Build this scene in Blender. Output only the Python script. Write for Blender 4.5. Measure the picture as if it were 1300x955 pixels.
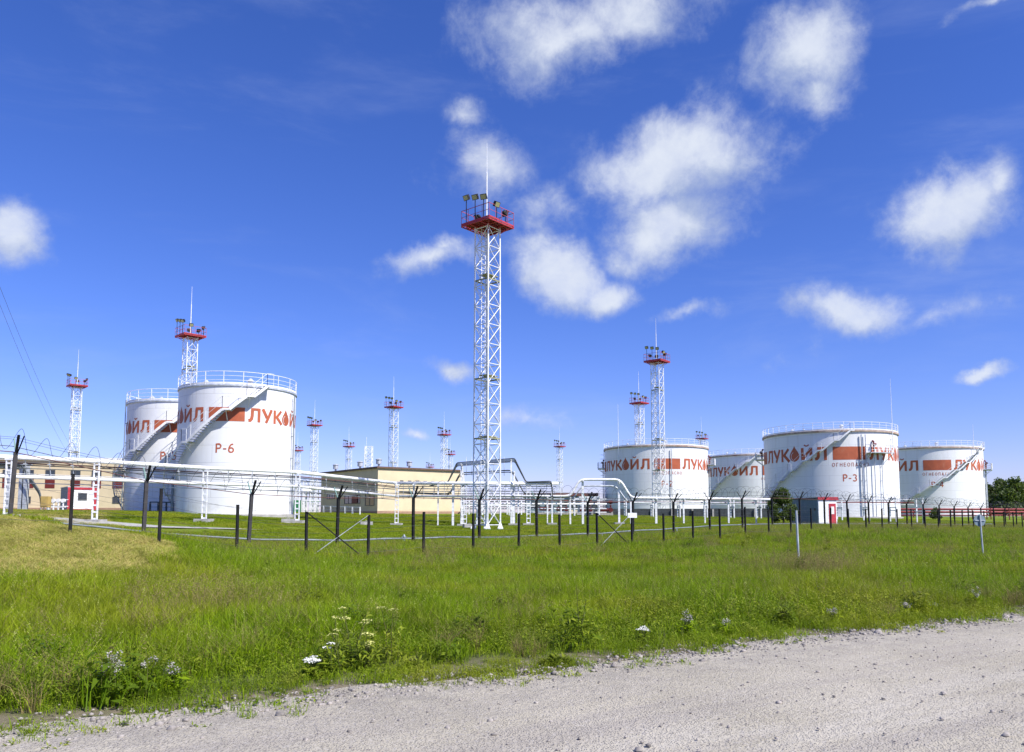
import bpy, math, random
import numpy as np
from math import sin, cos, pi, radians as rad
from mathutils import Vector, Matrix

random.seed(7)
rng = np.random.default_rng(11)
sc = bpy.context.scene
for o in list(bpy.data.objects):
    bpy.data.objects.remove(o)
COL = sc.collection

# ------------------------------------------------------------------ camera
EYE = 1.6
F = 28 / 36 * 1300.0                # focal length in photo pixels
PIT = rad(5.0)
HOR = 657.0                         # row of the horizon in the photo
PY0 = HOR - F * math.tan(PIT)
cam_d = bpy.data.cameras.new('camera')
cam_d.lens = 28
cam_d.sensor_width = 36
cam_d.shift_y = (PY0 - 477.5) / 1300.0
cam_d.clip_start = 0.1
cam_d.clip_end = 6000
cam = bpy.data.objects.new('camera', cam_d)
COL.objects.link(cam)
cam.location = (0, 0, EYE)
cam.rotation_euler = (pi / 2 + PIT, 0, 0)
sc.camera = cam
sc.render.resolution_x, sc.render.resolution_y = 1024, 752


def at(px, py, Y):
    """world point seen at photo pixel (px, py) when it stands Y metres ahead"""
    a = (px - 650) / F
    b = (PY0 - py) / F
    k = Y / (cos(PIT) - b * sin(PIT))
    return Vector((a * k, Y, EYE + (sin(PIT) + b * cos(PIT)) * k))


# ------------------------------------------------------------------ light
SUN_AZ = rad(-36)                   # direction to the sun on the ground, from +X towards +Y
SUN_EL = rad(47)
sun_dir = Vector((cos(SUN_EL) * cos(SUN_AZ), cos(SUN_EL) * sin(SUN_AZ), sin(SUN_EL)))
sd = bpy.data.lights.new('sun', 'SUN')
sd.energy = 5.0
sd.angle = rad(0.53)
sd.color = (1.0, 0.955, 0.89)
sun = bpy.data.objects.new('sun', sd)
COL.objects.link(sun)
sun.rotation_euler = sun_dir.to_track_quat('Z', 'Y').to_euler()
sun.location = (0, -20, 60)

sc.view_settings.view_transform = 'Standard'
sc.view_settings.look = 'None'
sc.view_settings.gamma = 1
sc.view_settings.exposure = 0.5
sc.view_settings.use_curve_mapping = False

world = bpy.data.worlds.new('World')
sc.world = world
world.use_nodes = True
wt = world.node_tree
wt.nodes.clear()


class NT:
    """tiny helper to write node trees"""
    def __init__(s, t): s.t = t
    def n(s, kind, **kw):
        x = s.t.nodes.new(kind)
        for k, v in kw.items():
            setattr(x, k, v)
        return x
    def put(s, sock, v):
        if isinstance(v, bpy.types.NodeSocket):
            s.t.links.new(v, sock)
        elif v is not None:
            sock.default_value = v
    def math(s, op, a, b=None, c=None, clamp=False):
        x = s.n('ShaderNodeMath', operation=op, use_clamp=clamp)
        s.put(x.inputs[0], a); s.put(x.inputs[1], b)
        if c is not None: s.put(x.inputs[2], c)
        return x.outputs[0]
    def vm(s, op, a, b=None):
        x = s.n('ShaderNodeVectorMath', operation=op)
        s.put(x.inputs[0], a)
        if b is not None:
            if op == 'SCALE': s.put(x.inputs['Scale'], b)
            else: s.put(x.inputs[1], b)
        return x.outputs['Value'] if op in ('DOT_PRODUCT', 'LENGTH') else x.outputs[0]
    def mix(s, f, a, b, mode='MIX'):
        x = s.n('ShaderNodeMix', data_type='RGBA', blend_type=mode)
        s.put(x.inputs[0], f); s.put(x.inputs[6], a); s.put(x.inputs[7], b)
        return x.outputs[2]
    def noise(s, vec, scale, detail=4, rough=0.55, dist=0.0):
        x = s.n('ShaderNodeTexNoise')
        s.put(x.inputs['Vector'], vec); x.inputs['Scale'].default_value = scale
        x.inputs['Detail'].default_value = detail; x.inputs['Roughness'].default_value = rough
        x.inputs['Distortion'].default_value = dist
        return x
    def mr(s, v, a, b, c=0.0, d=1.0, kind='SMOOTHSTEP'):
        x = s.n('ShaderNodeMapRange', interpolation_type=kind)
        s.put(x.inputs[0], v)
        for i, q in enumerate((a, b, c, d)): s.put(x.inputs[1 + i], q)
        return x.outputs[0]
    def comb(s, a, b, c=0.0):
        x = s.n('ShaderNodeCombineXYZ')
        s.put(x.inputs[0], a); s.put(x.inputs[1], b); s.put(x.inputs[2], c)
        return x.outputs[0]


def c4(c): return (c[0], c[1], c[2], 1.0)


W = NT(wt)
sky = W.n('ShaderNodeTexSky', sky_type='NISHITA')
sky.sun_disc = False
sky.sun_elevation = SUN_EL
sky.sun_rotation = pi / 2 - SUN_AZ   # Blender measures it from +Y clockwise
sky.altitude = 100
sky.air_density = 1.0
sky.dust_density = 0.15
sky.ozone_density = 3.0
hs = W.n('ShaderNodeHueSaturation')
hs.inputs['Saturation'].default_value = 1.22
hs.inputs['Value'].default_value = 1.0
wt.links.new(sky.outputs[0], hs.inputs['Color'])
skyc = W.mix(1.0, hs.outputs[0], (0.80, 0.745, 1.23, 1), 'MULTIPLY')
tc = W.n('ShaderNodeTexCoord')
dirv = tc.outputs['Generated']
n1 = W.noise(dirv, 5.0, 8, 0.6)
off = W.vm('SUBTRACT', n1.outputs['Color'], (0.5, 0.5, 0.5))
dv = W.vm('ADD', dirv, W.vm('SCALE', off, 0.10))
# clouds: centre and half size as seen (photo pixels), tilt, strength
CL = [(860, 225, 105, 62, -18, 1.05), (860, 295, 90, 48, -10, 1.05), (795, 235, 60, 48, 20, .62), (905, 215, 62, 72, 0, .9),
      (708, 343, 66, 46, 25, 1.2), (765, 375, 42, 28, 0, 1.0), (552, 323, 68, 26, -10, 1.0), (570, 310, 32, 20, 0, .8),
      (630, 215, 74, 40, 5, .62), (690, 265, 56, 38, 0, .5), (745, 30, 150, 56, -4, .9), (700, 70, 60, 42, 60, .5),
      (1030, 65, 62, 66, 10, .85), (1035, 120, 34, 30, 0, .62), (1200, 268, 82, 48, -14, 1.15), (1262, 228, 28, 38, 20, .7),
      (1082, 392, 70, 30, 4, 1.1), (1237, 474, 30, 11, -4, 1.0), (5, 290, 48, 38, 20, .95), (525, 552, 22, 9, 0, .8),
      (585, 466, 30, 12, 10, .55), (585, 153, 26, 16, 0, .5), (870, 405, 36, 9, 5, .45), (670, 540, 60, 12, 5, .4),
      (1200, 390, 150, 14, -14, .28), (1260, 3, 40, 10, 0, .7),
      (-250, 120, 120, 60, 10, 1.0), (-420, 420, 90, 40, 0, 1.0), (1560, 180, 140, 70, 0, 1.0), (1700, 420, 90, 36, 0, 1.0),
      (300, -500, 260, 120, 10, 1.0), (1000, -700, 280, 140, 0, 1.0)]
dens = None
under = None
eye = Vector((0, 0, EYE))
for (px, py, ru, rv, tilt, st) in CL:
    c = (at(px, py, 100) - eye).normalized()
    R_ = c.cross(Vector((0, 0, 1))).normalized()
    U_ = R_.cross(c).normalized()
    t = rad(-tilt)
    R2 = R_ * cos(t) + U_ * sin(t)
    U2 = U_ * cos(t) - R_ * sin(t)
    k = 1.22 / F * (c.y if py > -200 else 1) ** 1.0
    u = W.vm('DOT_PRODUCT', dv, tuple(R2 / (ru * k)))
    v = W.vm('DOT_PRODUCT', dv, tuple(U2 / (rv * k)))
    ln = W.vm('LENGTH', W.comb(u, v, 0))
    q = W.math('MULTIPLY', W.math('SUBTRACT', 1.0, ln), st)
    # only the half of the sky the cloud is in
    q = W.math('SUBTRACT', q, W.math('LESS_THAN', W.vm('DOT_PRODUCT', dirv, tuple(c)), 0.0))
    w_ = W.math('MULTIPLY', W.math('MAXIMUM', q, 0.0), W.math('MULTIPLY', v, rv / 60.0))
    under = w_ if under is None else W.math('ADD', under, w_)
    dens = q if dens is None else W.math('SMOOTH_MAX', dens, q, 0.12)
n2 = W.noise(dirv, 9.0, 10, 0.62, 0.3)
n3 = W.noise(dirv, 24.0, 10, 0.66, 0.2)
dd = W.math('ADD', dens, W.math('MULTIPLY', W.math('SUBTRACT', n2.outputs[0], 0.5), 1.35))
dd = W.math('ADD', dd, W.math('MULTIPLY', W.math('SUBTRACT', n3.outputs[0], 0.5), 0.8))
alpha = W.mr(dd, -0.08, 0.80)
alpha = W.math('MULTIPLY', alpha, W.mr(W.noise(dirv, 13.0, 8, 0.65, 0.3).outputs[0], .3, .62, .78, .97))
n4 = W.noise(W.vm('ADD', dirv, (0.012, 0, 0.035)), 9.0, 6, 0.6)
lit = W.mr(W.math('ADD', W.math('ADD', W.math('MULTIPLY', dens, 0.5), n4.outputs[0]), W.math('ADD', W.math('MULTIPLY', n3.outputs[0], 0.4), W.math('MULTIPLY', under, 0.75))), 0.62, 1.10)
ccol = W.mix(lit, (3.2, 3.8, 5.3, 1), (5.5, 5.9, 6.7, 1))
wisp = W.mr(W.noise(W.vm('MULTIPLY', dirv, (1.2, 1.2, 5.0)), 2.4, 8, 0.62, 0.4).outputs[0], 0.47, 0.86, 0, 0.26)
hz = W.mix(wisp, skyc, (3.6, 4.3, 6.4, 1))
colr = W.mix(alpha, hz, ccol)
bg = W.n('ShaderNodeBackground')
wt.links.new(colr, bg.inputs[0])
bg.inputs[1].default_value = 0.1
wo = W.n('ShaderNodeOutputWorld')
wt.links.new(bg.outputs[0], wo.inputs[0])
world.cycles.sampling_method = 'MANUAL'
world.cycles.sample_map_resolution = 512


# ------------------------------------------------------------------ materials
def mat(name, base, rough=0.6, metal=0.0, var=0.12, scale=3.0, bump=0.0, bscale=40.0, spec=0.4, dirt=None, dirt_amt=0.0, dscale=1.2):
    m = bpy.data.materials.new(name)
    m.use_nodes = True
    t = m.node_tree
    N = NT(t)
    b = t.nodes['Principled BSDF']
    g = N.n('ShaderNodeNewGeometry').outputs['Position']
    nz = N.noise(g, scale, 6, 0.6)
    f = N.mr(nz.outputs[0], 0.3, 0.7)
    lo = tuple(x * (1 - var) for x in base) + (1,)
    hi = tuple(min(1, x * (1 + var)) for x in base) + (1,)
    col = N.mix(f, lo, hi)
    if dirt is not None:
        dn = N.noise(N.vm('MULTIPLY', g, (1, 1, 0.35)), dscale, 8, 0.7)
        col = N.mix(N.mr(dn.outputs[0], 0.52, 0.72, 0, dirt_amt), col, c4(dirt))
    t.links.new(col, b.inputs['Base Color'])
    rn = N.mr(nz.outputs[0], 0.3, 0.7, rough * 0.85, min(1, rough * 1.12), 'LINEAR')
    t.links.new(rn, b.inputs['Roughness'])
    b.inputs['Metallic'].default_value = metal
    b.inputs['Specular IOR Level'].default_value = spec
    if bump:
        bn = N.noise(g, bscale, 4, 0.6)
        bp = N.n('ShaderNodeBump')
        bp.inputs['Strength'].default_value = bump
        bp.inputs['Distance'].default_value = 0.02
        t.links.new(bn.outputs[0], bp.inputs['Height'])
        t.links.new(bp.outputs[0], b.inputs['Normal'])
    return m


M = {}
M['white'] = mat('white_paint', (0.78, 0.79, 0.80), 0.5, dirt=(0.45, 0.40, 0.33), dirt_amt=0.25)
M['galv'] = mat('galvanised_steel', (0.50, 0.53, 0.56), 0.45, 0.3, 0.2)
M['red'] = mat('red_paint', (0.42, 0.035, 0.05), 0.5, var=0.2, dirt=(0.25, 0.08, 0.05), dirt_amt=0.4)
M['pinkred'] = mat('faded_red_paint', (0.42, 0.08, 0.11), 0.55, var=0.2)
M['brown'] = mat('brown_steel', (0.16, 0.085, 0.05), 0.7, var=0.3)
M['dark'] = mat('dark_pipe_paint', (0.055, 0.07, 0.075), 0.5, var=0.3)
M['post'] = mat('weathered_black_post', (0.012, 0.013, 0.014), 0.75, var=0.4, spec=.2, dirt=(0.06, 0.035, 0.025), dirt_amt=0.4, dscale=6)
M['postgrey'] = mat('weathered_grey_post', (0.042, 0.04, 0.042), 0.8, var=0.35, dirt=(0.09, 0.07, 0.05), dirt_amt=0.5, dscale=5)
M['greenarm'] = mat('faded_green_paint', (0.14, 0.25, 0.22), 0.6, var=0.2)
M['wire'] = mat('fence_wire', (0.11, 0.11, 0.12), 0.5, 0.5, 0.2)
M['rustwire'] = mat('rusty_wire', (0.16, 0.07, 0.06), 0.7, 0.1, 0.3)
M['concrete'] = mat('concrete', (0.36, 0.35, 0.33), 0.9, var=0.2, bump=0.4, bscale=25)
M['bund'] = mat('dark_bund_panel', (0.06, 0.07, 0.075), 0.8, var=0.3, dirt=(0.12, 0.12, 0.10), dirt_amt=0.5)
M['sign'] = mat('orange_red_sign_paint', (0.43, 0.105, 0.045), 0.6, var=0.12, scale=1.0, dirt=(0.47, 0.18, 0.10), dirt_amt=0.6)
M['cream'] = mat('cream_wall', (0.66, 0.55, 0.36), 0.85, var=0.06, scale=0.8)
M['plinth'] = mat('pink_brown_plinth', (0.35, 0.22, 0.15), 0.85)
M['roofbrown'] = mat('brown_roof_trim', (0.13, 0.08, 0.055), 0.7)
M['roofred'] = mat('dull_red_roof', (0.15, 0.06, 0.05), 0.7)
M['panelred'] = mat('dark_red_panel', (0.15, 0.022, 0.018), 0.6)
M['pumpred'] = mat('dark_red_pump_paint', (0.10, 0.012, 0.012), 0.6)
M['dullred'] = mat('dull_red_pipe_paint', (0.27, 0.055, 0.055), 0.7, var=.25)
M['frame'] = mat('window_frame_dark', (0.10, 0.10, 0.10), 0.5)
M['shed'] = mat('grey_blue_sheet', (0.20, 0.27, 0.31), 0.6, var=0.08)
M['yellowbox'] = mat('mustard_board', (0.45, 0.32, 0.10), 0.7)
M['greenpaint'] = mat('green_paint', (0.03, 0.20, 0.08), 0.5)
M['lamp'] = mat('black_lamp_housing', (0.02, 0.02, 0.022), 0.5)
M['trunk'] = mat('bark', (0.09, 0.07, 0.05), 0.9, var=0.3, bump=0.6, bscale=20)
M['deck'] = mat('steel_grating', (0.17, 0.12, 0.08), 0.7, var=0.25)
M['olive'] = mat('olive_grating', (0.28, 0.28, 0.16), 0.7, var=0.2)
M['greyblue'] = mat('blue_grey_pipe', (0.20, 0.235, 0.26), 0.5, 0.1)

mg = bpy.data.materials.new('dark_window_glass')
mg.use_nodes = True
_b = mg.node_tree.nodes['Principled BSDF']
_b.inputs['Base Color'].default_value = (0.03, 0.04, 0.05, 1)
_b.inputs['Roughness'].default_value = 0.08
_b.inputs['Specular IOR Level'].default_value = 0.8
M['glass'] = mg
ml = bpy.data.materials.new('floodlight_glass')
ml.use_nodes = True
_b = ml.node_tree.nodes['Principled BSDF']
_b.inputs['Base Color'].default_value = (0.42, 0.42, 0.22, 1)
_b.inputs['Roughness'].default_value = 0.15
M['lens'] = ml


def tank_material():
    m = bpy.data.materials.new('white_tank_plates')
    m.use_nodes = True
    t = m.node_tree
    N = NT(t)
    b = t.nodes['Principled BSDF']
    uv = N.n('ShaderNodeUVMap').outputs[0]
    br = N.n('ShaderNodeTexBrick')
    t.links.new(uv, br.inputs['Vector'])
    br.inputs['Scale'].default_value = 1.0
    br.inputs['Mortar Size'].default_value = 0.022
    br.inputs['Mortar Smooth'].default_value = 0.6
    br.inputs['Bias'].default_value = 0.0
    br.inputs['Brick Width'].default_value = 6.0
    br.inputs['Row Height'].default_value = 1.5
    br.offset = 0.37
    br.inputs['Color1'].default_value = (0.80, 0.81, 0.82, 1)
    br.inputs['Color2'].default_value = (0.76, 0.77, 0.785, 1)
    br.inputs['Mortar'].default_value = (0.56, 0.57, 0.58, 1)
    # faint upright streaks of dirt running down from the roof edge
    st = N.noise(N.vm('MULTIPLY', uv, (1.6, 0.09, 1)), 1.0, 8, 0.65)
    sp = N.n('ShaderNodeSeparateXYZ')
    t.links.new(uv, sp.inputs[0])
    topf = N.mr(sp.outputs[1], 3.0, 12.0, 0.15, 1.0)
    f = N.math('MULTIPLY', N.mr(st.outputs[0], 0.48, 0.74, 0, 0.5), topf)
    col = N.mix(f, br.outputs[0], (0.52, 0.48, 0.42, 1))
    lo = N.noise(uv, 0.5, 5, 0.6)
    col = N.mix(N.mr(lo.outputs[0], 0.4, 0.75, 0, 0.22), col, (0.66, 0.66, 0.64, 1))
    low = N.math('MULTIPLY', N.mr(sp.outputs[1], 0.0, 1.6, 0.5, 0.0), N.mr(N.noise(uv, 1.7, 6, 0.7).outputs[0], 0.4, 0.65))
    col = N.mix(low, col, (0.50, 0.47, 0.40, 1))
    t.links.new(col, b.inputs['Base Color'])
    b.inputs['Roughness'].default_value = 0.42
    b.inputs['Specular IOR Level'].default_value = 0.35
    bp = N.n('ShaderNodeBump')
    bp.inputs['Strength'].default_value = 0.35
    bp.inputs['Distance'].default_value = 0.03
    h = N.math('ADD', N.math('MULTIPLY', br.outputs[1], -0.6), N.math('MULTIPLY', N.noise(uv, 0.55, 3, 0.5).outputs[0], 1.0))
    t.links.new(h, bp.inputs['Height'])
    t.links.new(bp.outputs[0], b.inputs['Normal'])
    return m


M['tank'] = tank_material()
M['eave'] = mat('rust_stained_eave', (0.42, 0.33, 0.27), 0.8, var=0.3, scale=1.2, dirt=(0.28, 0.10, 0.06), dirt_amt=0.8, dscale=0.7)


# ------------------------------------------------------------------ mesh builder
class MB:
    def __init__(s):
        s.v, s.f, s.uv = [], [], None

    def add(s, vs, fs):
        n = len(s.v)
        s.v += [tuple(p) for p in vs]
        s.f += [tuple(i + n for i in q) for q in fs]
        return s

    def box(s, c, size, rz=0.0, mtx=None):
        hx, hy, hz = size[0] / 2, size[1] / 2, size[2] / 2
        cz, sz = cos(rz), sin(rz)
        vs = []
        for z in (-hz, hz):
            for x, y in ((-hx, -hy), (hx, -hy), (hx, hy), (-hx, hy)):
                p = Vector((x, y, z))
                if mtx is not None:
                    p = mtx @ p
                else:
                    p = Vector((x * cz - y * sz, x * sz + y * cz, z))
                vs.append(p + Vector(c))
        return s.add(vs, [(3, 2, 1, 0), (4, 5, 6, 7), (0, 1, 5, 4), (1, 2, 6, 5), (2, 3, 7, 6), (3, 0, 4, 7)])

    def bar(s, a, b, w, h=None, up=(0, 0, 1)):
        """square bar from a to b"""
        h = h or w
        a, b = Vector(a), Vector(b)
        d = (b - a).normalized()
        u = Vector(up)
        if abs(d.dot(u)) > 0.98: u = Vector((0, 1, 0))
        x = d.cross(u).normalized()
        y = x.cross(d).normalized()
        vs = []
        for p in (a, b):
            for i, j in ((-1, -1), (1, -1), (1, 1), (-1, 1)):
                vs.append(p + x * (i * w / 2) + y * (j * h / 2))
        return s.add(vs, [(3, 2, 1, 0), (4, 5, 6, 7), (0, 1, 5, 4), (1, 2, 6, 5), (2, 3, 7, 6), (3, 0, 4, 7)])

    def tube(s, pts, r, n=8, caps=True):
        pts = [Vector(p) for p in pts]
        rs = r if isinstance(r, (list, tuple)) else [r] * len(pts)
        T = []
        for i in range(len(pts)):
            a = pts[max(0, i - 1)]; b = pts[min(len(pts) - 1, i + 1)]
            d = (b - a)
            T.append(d.normalized() if d.length > 1e-9 else Vector((0, 0, 1)))
        u = Vector((0, 0, 1)) if abs(T[0].z) < 0.9 else Vector((0, 1, 0))
        vs = []
        x = T[0].cross(u).normalized()
        for i, p in enumerate(pts):
            x = (x - T[i] * x.dot(T[i])).normalized()
            y = T[i].cross(x)
            for k in range(n):
                a = 2 * pi * k / n
                vs.append(p + (x * cos(a) + y * sin(a)) * rs[i])
        fs = []
        for i in range(len(pts) - 1):
            for k in range(n):
                k2 = (k + 1) % n
                fs.append((i * n + k, i * n + k2, (i + 1) * n + k2, (i + 1) * n + k))
        if caps:
            fs.append(tuple(reversed(range(n))))
            fs.append(tuple(range((len(pts) - 1) * n, len(pts) * n)))
        return s.add(vs, fs)

    def lathe(s, prof, c=(0, 0, 0), n=48, close=False):
        c = Vector(c)
        vs = []
        for r, z in prof:
            for k in range(n):
                a = 2 * pi * k / n
                vs.append((c.x + r * cos(a), c.y + r * sin(a), c.z + z))
        fs = []
        for i in range(len(prof) - 1):
            for k in range(n):
                k2 = (k + 1) % n
                fs.append((i * n + k, i * n + k2, (i + 1) * n + k2, (i + 1) * n + k))
        if close:
            fs.append(tuple(range((len(prof) - 1) * n, len(prof) * n)))
        return s.add(vs, fs)

    def poly(s, pts):
        return s.add(pts, [tuple(range(len(pts)))])

    def build(s, name, m, parent=None, smooth=False, loc=None):
        me = bpy.data.meshes.new(name)
        me.from_pydata(s.v, [], s.f)
        if smooth:
            me.polygons.foreach_set('use_smooth', [True] * len(me.polygons))
        ms = m if isinstance(m, (list, tuple)) else [m]
        for x in ms:
            me.materials.append(x)
        o = bpy.data.objects.new(name, me)
        COL.objects.link(o)
        if parent is not None:
            o.parent = parent
        if loc is not None:
            o.location = loc
        return o


def smooth_by_angle(o, ang=35):
    me = o.data
    me.polygons.foreach_set('use_smooth', [True] * len(me.polygons))
    me.set_sharp_from_angle(angle=rad(ang))


def empty(name, loc=(0, 0, 0), rz=0.0):
    o = bpy.data.objects.new(name, None)
    COL.objects.link(o)
    o.empty_display_size = 0.3
    o.location = loc
    o.rotation_euler = (0, 0, rz)
    return o


def tag(o, label=None, cat=None, group=None, kind=None):
    if label: o['label'] = label
    if cat: o['category'] = cat
    if group: o['group'] = group
    if kind: o['kind'] = kind
    return o


def copy_tree(o, kids, parent=None):
    c = o.copy()
    COL.objects.link(c)
    if parent is not None:
        c.parent = parent
    for ch in kids.get(o, []):
        copy_tree(ch, kids, c)
    return c


def kid_map(root):
    d = {}
    for o in bpy.data.objects:
        if o.parent: d.setdefault(o.parent, []).append(o)
    return d


# ------------------------------------------------------------------ terrain
YF0, YFD = Vector((28.4 * -0.618, 28.4)), Vector((28.4 * 0.1113, 28.4 * 0.1003))     # Y-post fence: first post, step
OF0, OFD = Vector((21.5 * -0.552, 21.5)), Vector((21.5 * 0.0806, 21.5 * 0.0698))     # outer low fence
CP = [(-.5, 8, 0), (9, 13, 0), (-10, 6, 0), (30, 24, 0), (60, 42, 0), (-30, -8, 0), (30, 0, 0), (0, -20, 0), (60, 15, 0), (-60, -20, 0), (-30, 2, .1), (-16, 8, .25),
      (0, 15, 0), (-5, 15, .08), (10, 22, 0), (20, 33, .02), (9.3, 26.5, .02), (17.1, 29, .02), (40, 43, .1),
      (-7.7, 12.5, .32), (-8.1, 20, .42), (-15, 24, 1.42), (-14, 16, .9), (-25, 22, 1.5), (-40, 30, 1.6), (-28, 12, 1.0),
      (-11.87, 21.5, 1.24), (-10.13, 23, .76), (-8.4, 24.5, .38), (-6.67, 26, .16), (-3.2, 29, .15), (.3, 32, .15), (3.7, 35, .15), (7.2, 38, .2),
      (10.7, 41, .45), (15.9, 45.5, .55), (22.8, 51.5, .55), (31.5, 59, .56), (40.2, 66.5, .5), (52, 77, .4),
      (-17.55, 28.4, 1.5), (-14.4, 31.25, .64), (-11.2, 34.1, .17), (-8.05, 37, .15), (-1.8, 42.6, .15), (4.5, 48.3, .15), (10.8, 54, .26), (20.4, 62.6, .7), (26.7, 68.3, .7),
      (39.3, 79.7, .57), (50, 89.6, .4), (66.5, 104, .3),
      (-30, 41, 1.45), (-45, 41, 1.5), (-40, 48, 1.72), (-30, 48, 1.70), (-40, 56, 2.02), (-30, 56, 1.88), (-45, 60, 1.75), (-34, 62, 2.0), (-27, 50, 1.35), (-21.7, 56, 1.27), (-16, 60, 1.12), (-10.5, 75, .8), (-1.8, 62, .66), (4.5, 60, .7), (5, 75, .85),
      (-25, 67, 1.8), (-25, 80, 2.0), (-34, 84, 2.1), (-16, 95, 2.0), (-5, 100, 2.0), (8, 95, 1.6), (20, 100, 1.5), (32, 83, .8), (36, 87, .9),
      (30, 105, 1.5), (45, 113, 1.6), (60, 125, 1.6), (80, 138, 1.55), (95, 150, 1.6), (30, 160, 1.6), (55, 180, 1.7), (-60, 100, 2.0), (0, 140, 2), (110, 130, .8), (-70, 50, 1.8), (-43, 78, 2.3), (-50, 95, 2.4), (-75, 95, 2.4)]
_c = np.array(CP, float)


def _phi(r):
    r = np.maximum(r, 1e-9)
    return r * r * np.log(r)


_n = len(_c)
_S = 30.0
_P = _c[:, :2] / _S
_K = _phi(np.linalg.norm(_P[:, None] - _P[None], axis=2)) + np.eye(_n) * 4e-3
_A = np.zeros((_n + 3, _n + 3))
_A[:_n, :_n] = _K
_A[:_n, _n] = 1; _A[:_n, _n + 1:] = _P
_A[_n, :_n] = 1; _A[_n + 1:, :_n] = _P.T
_w = np.linalg.solve(_A, np.r_[_c[:, 2], 0, 0, 0])
RN = Vector((-.517, .856)); RDIR = Vector((.856, .517))       # road edge normal and direction
ROAD_D = 7.15


def sstep(x, a, b):
    t = np.clip((x - a) / (b - a), 0, 1)
    return t * t * (3 - 2 * t)


def height(X, Y):
    X = np.asarray(X, float); Y = np.asarray(Y, float)
    shp = X.shape
    x = X.ravel(); y = Y.ravel()
    out = np.empty_like(x)
    for s in range(0, len(x), 20000):
        q = np.c_[x[s:s + 20000], y[s:s + 20000]] / _S
        r = np.linalg.norm(q[:, None] - _P[None], axis=2)
        out[s:s + 20000] = _phi(r) @ _w[:_n] + _w[_n] + q @ _w[_n + 1:]
    out = np.clip(out, -0.1, 2.2)
    far = sstep(np.hypot(x - 10, y - 70), 120, 170)
    fz = np.where(y > 40, 1.9, 1.9 * sstep(y, -60, 40))
    out = out * (1 - far) + fz * far
    d = x * RN.x + y * RN.y
    k = sstep(d, ROAD_D, ROAD_D + 3.5)
    out = np.where(d < ROAD_D + 3.5, out * k + 0.0 * (1 - k), out)
    out = out + k * 0.03 * (np.sin(x * 1.3 + y * .4) + np.sin(y * 1.7 - x * .6)) * (1 - sstep(y, 45, 80))
    return out.reshape(shp)


def gz(x, y): return float(height(np.array([x]), np.array([y]))[0])


def vnoise(x, y, s, seed=0):
    """cheap smooth noise on numpy arrays"""
    r = np.random.default_rng(seed)
    G = r.random((64, 64))
    u = x / s; v = y / s
    i = np.floor(u).astype(int); j = np.floor(v).astype(int)
    fx = u - i; fy = v - j
    fx = fx * fx * (3 - 2 * fx); fy = fy * fy * (3 - 2 * fy)
    g = lambda a, b: G[a % 64, b % 64]
    return (g(i, j) * (1 - fx) + g(i + 1, j) * fx) * (1 - fy) + (g(i, j + 1) * (1 - fx) + g(i + 1, j + 1) * fx) * fy


def dry_mask(x, y):
    n = (vnoise(x, y, 2.2, 3) - .5) * 3.0 + (vnoise(x, y, .7, 4) - .5) * 1.4
    a = sstep(-7.1 - x + n * .6, -.4, .8)
    b = sstep(y - 12.3 + n * .5 - 0.06 * (x + 8), -.5, .9)
    w = x + .6 * y
    c = 1 - sstep(w + n * .7, 3.6, 5.2)
    return a * b * c


def fence_side(x, y):
    """metres behind the Y-post fence line (positive = inside the depot)"""
    d = YFD.normalized()
    return -(x - YF0.x) * d.y + (y - YF0.y) * d.x


def grid_axis(lo, hi, fine_lo, fine_hi, step, grow=1.18):
    a = list(np.arange(fine_lo, fine_hi + 1e-6, step))
    s = step; v = fine_hi
    while v < hi:
        s *= grow; v += s; a.append(v)
    s = step; v = fine_lo
    while v > lo:
        s *= grow; v -= s; a.insert(0, v)
    return np.array(a)


gx = grid_axis(-2500, 2500, -40, 70, 0.7)
gy = grid_axis(-600, 4000, 3, 110, 0.7)
GX, GY = np.meshgrid(gx, gy)
GZ = height(GX, GY)
GZ = GZ - 0.03 * (1 - sstep(GX * RN.x + GY * RN.y, ROAD_D - .5, ROAD_D + .5))
nx, ny = len(gx), len(gy)
verts = np.c_[GX.ravel(), GY.ravel(), GZ.ravel()]
idx = np.arange(nx * ny).reshape(ny, nx)
quads = np.c_[idx[:-1, :-1].ravel(), idx[:-1, 1:].ravel(), idx[1:, 1:].ravel(), idx[1:, :-1].ravel()]
me = bpy.data.meshes.new('grass_field')
me.from_pydata(verts.tolist(), [], quads.tolist())
me.polygons.foreach_set('use_smooth', [True] * len(me.polygons))
a1 = me.attributes.new('dry', 'FLOAT', 'POINT')
a1.data.foreach_set('value', dry_mask(GX, GY).ravel().astype(np.float32))
a2 = me.attributes.new('lawn', 'FLOAT', 'POINT')
a2.data.foreach_set('value', sstep(fence_side(GX, GY), -1, 1.5).ravel().astype(np.float32))
a3 = me.attributes.new('verge', 'FLOAT', 'POINT')
a3.data.foreach_set('value', (1 - sstep(GX * RN.x + GY * RN.y, ROAD_D + .2, ROAD_D + 1.5)).ravel().astype(np.float32))
ground = bpy.data.objects.new('grass_field', me)
COL.objects.link(ground)
tag(ground, kind='structure')

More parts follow.
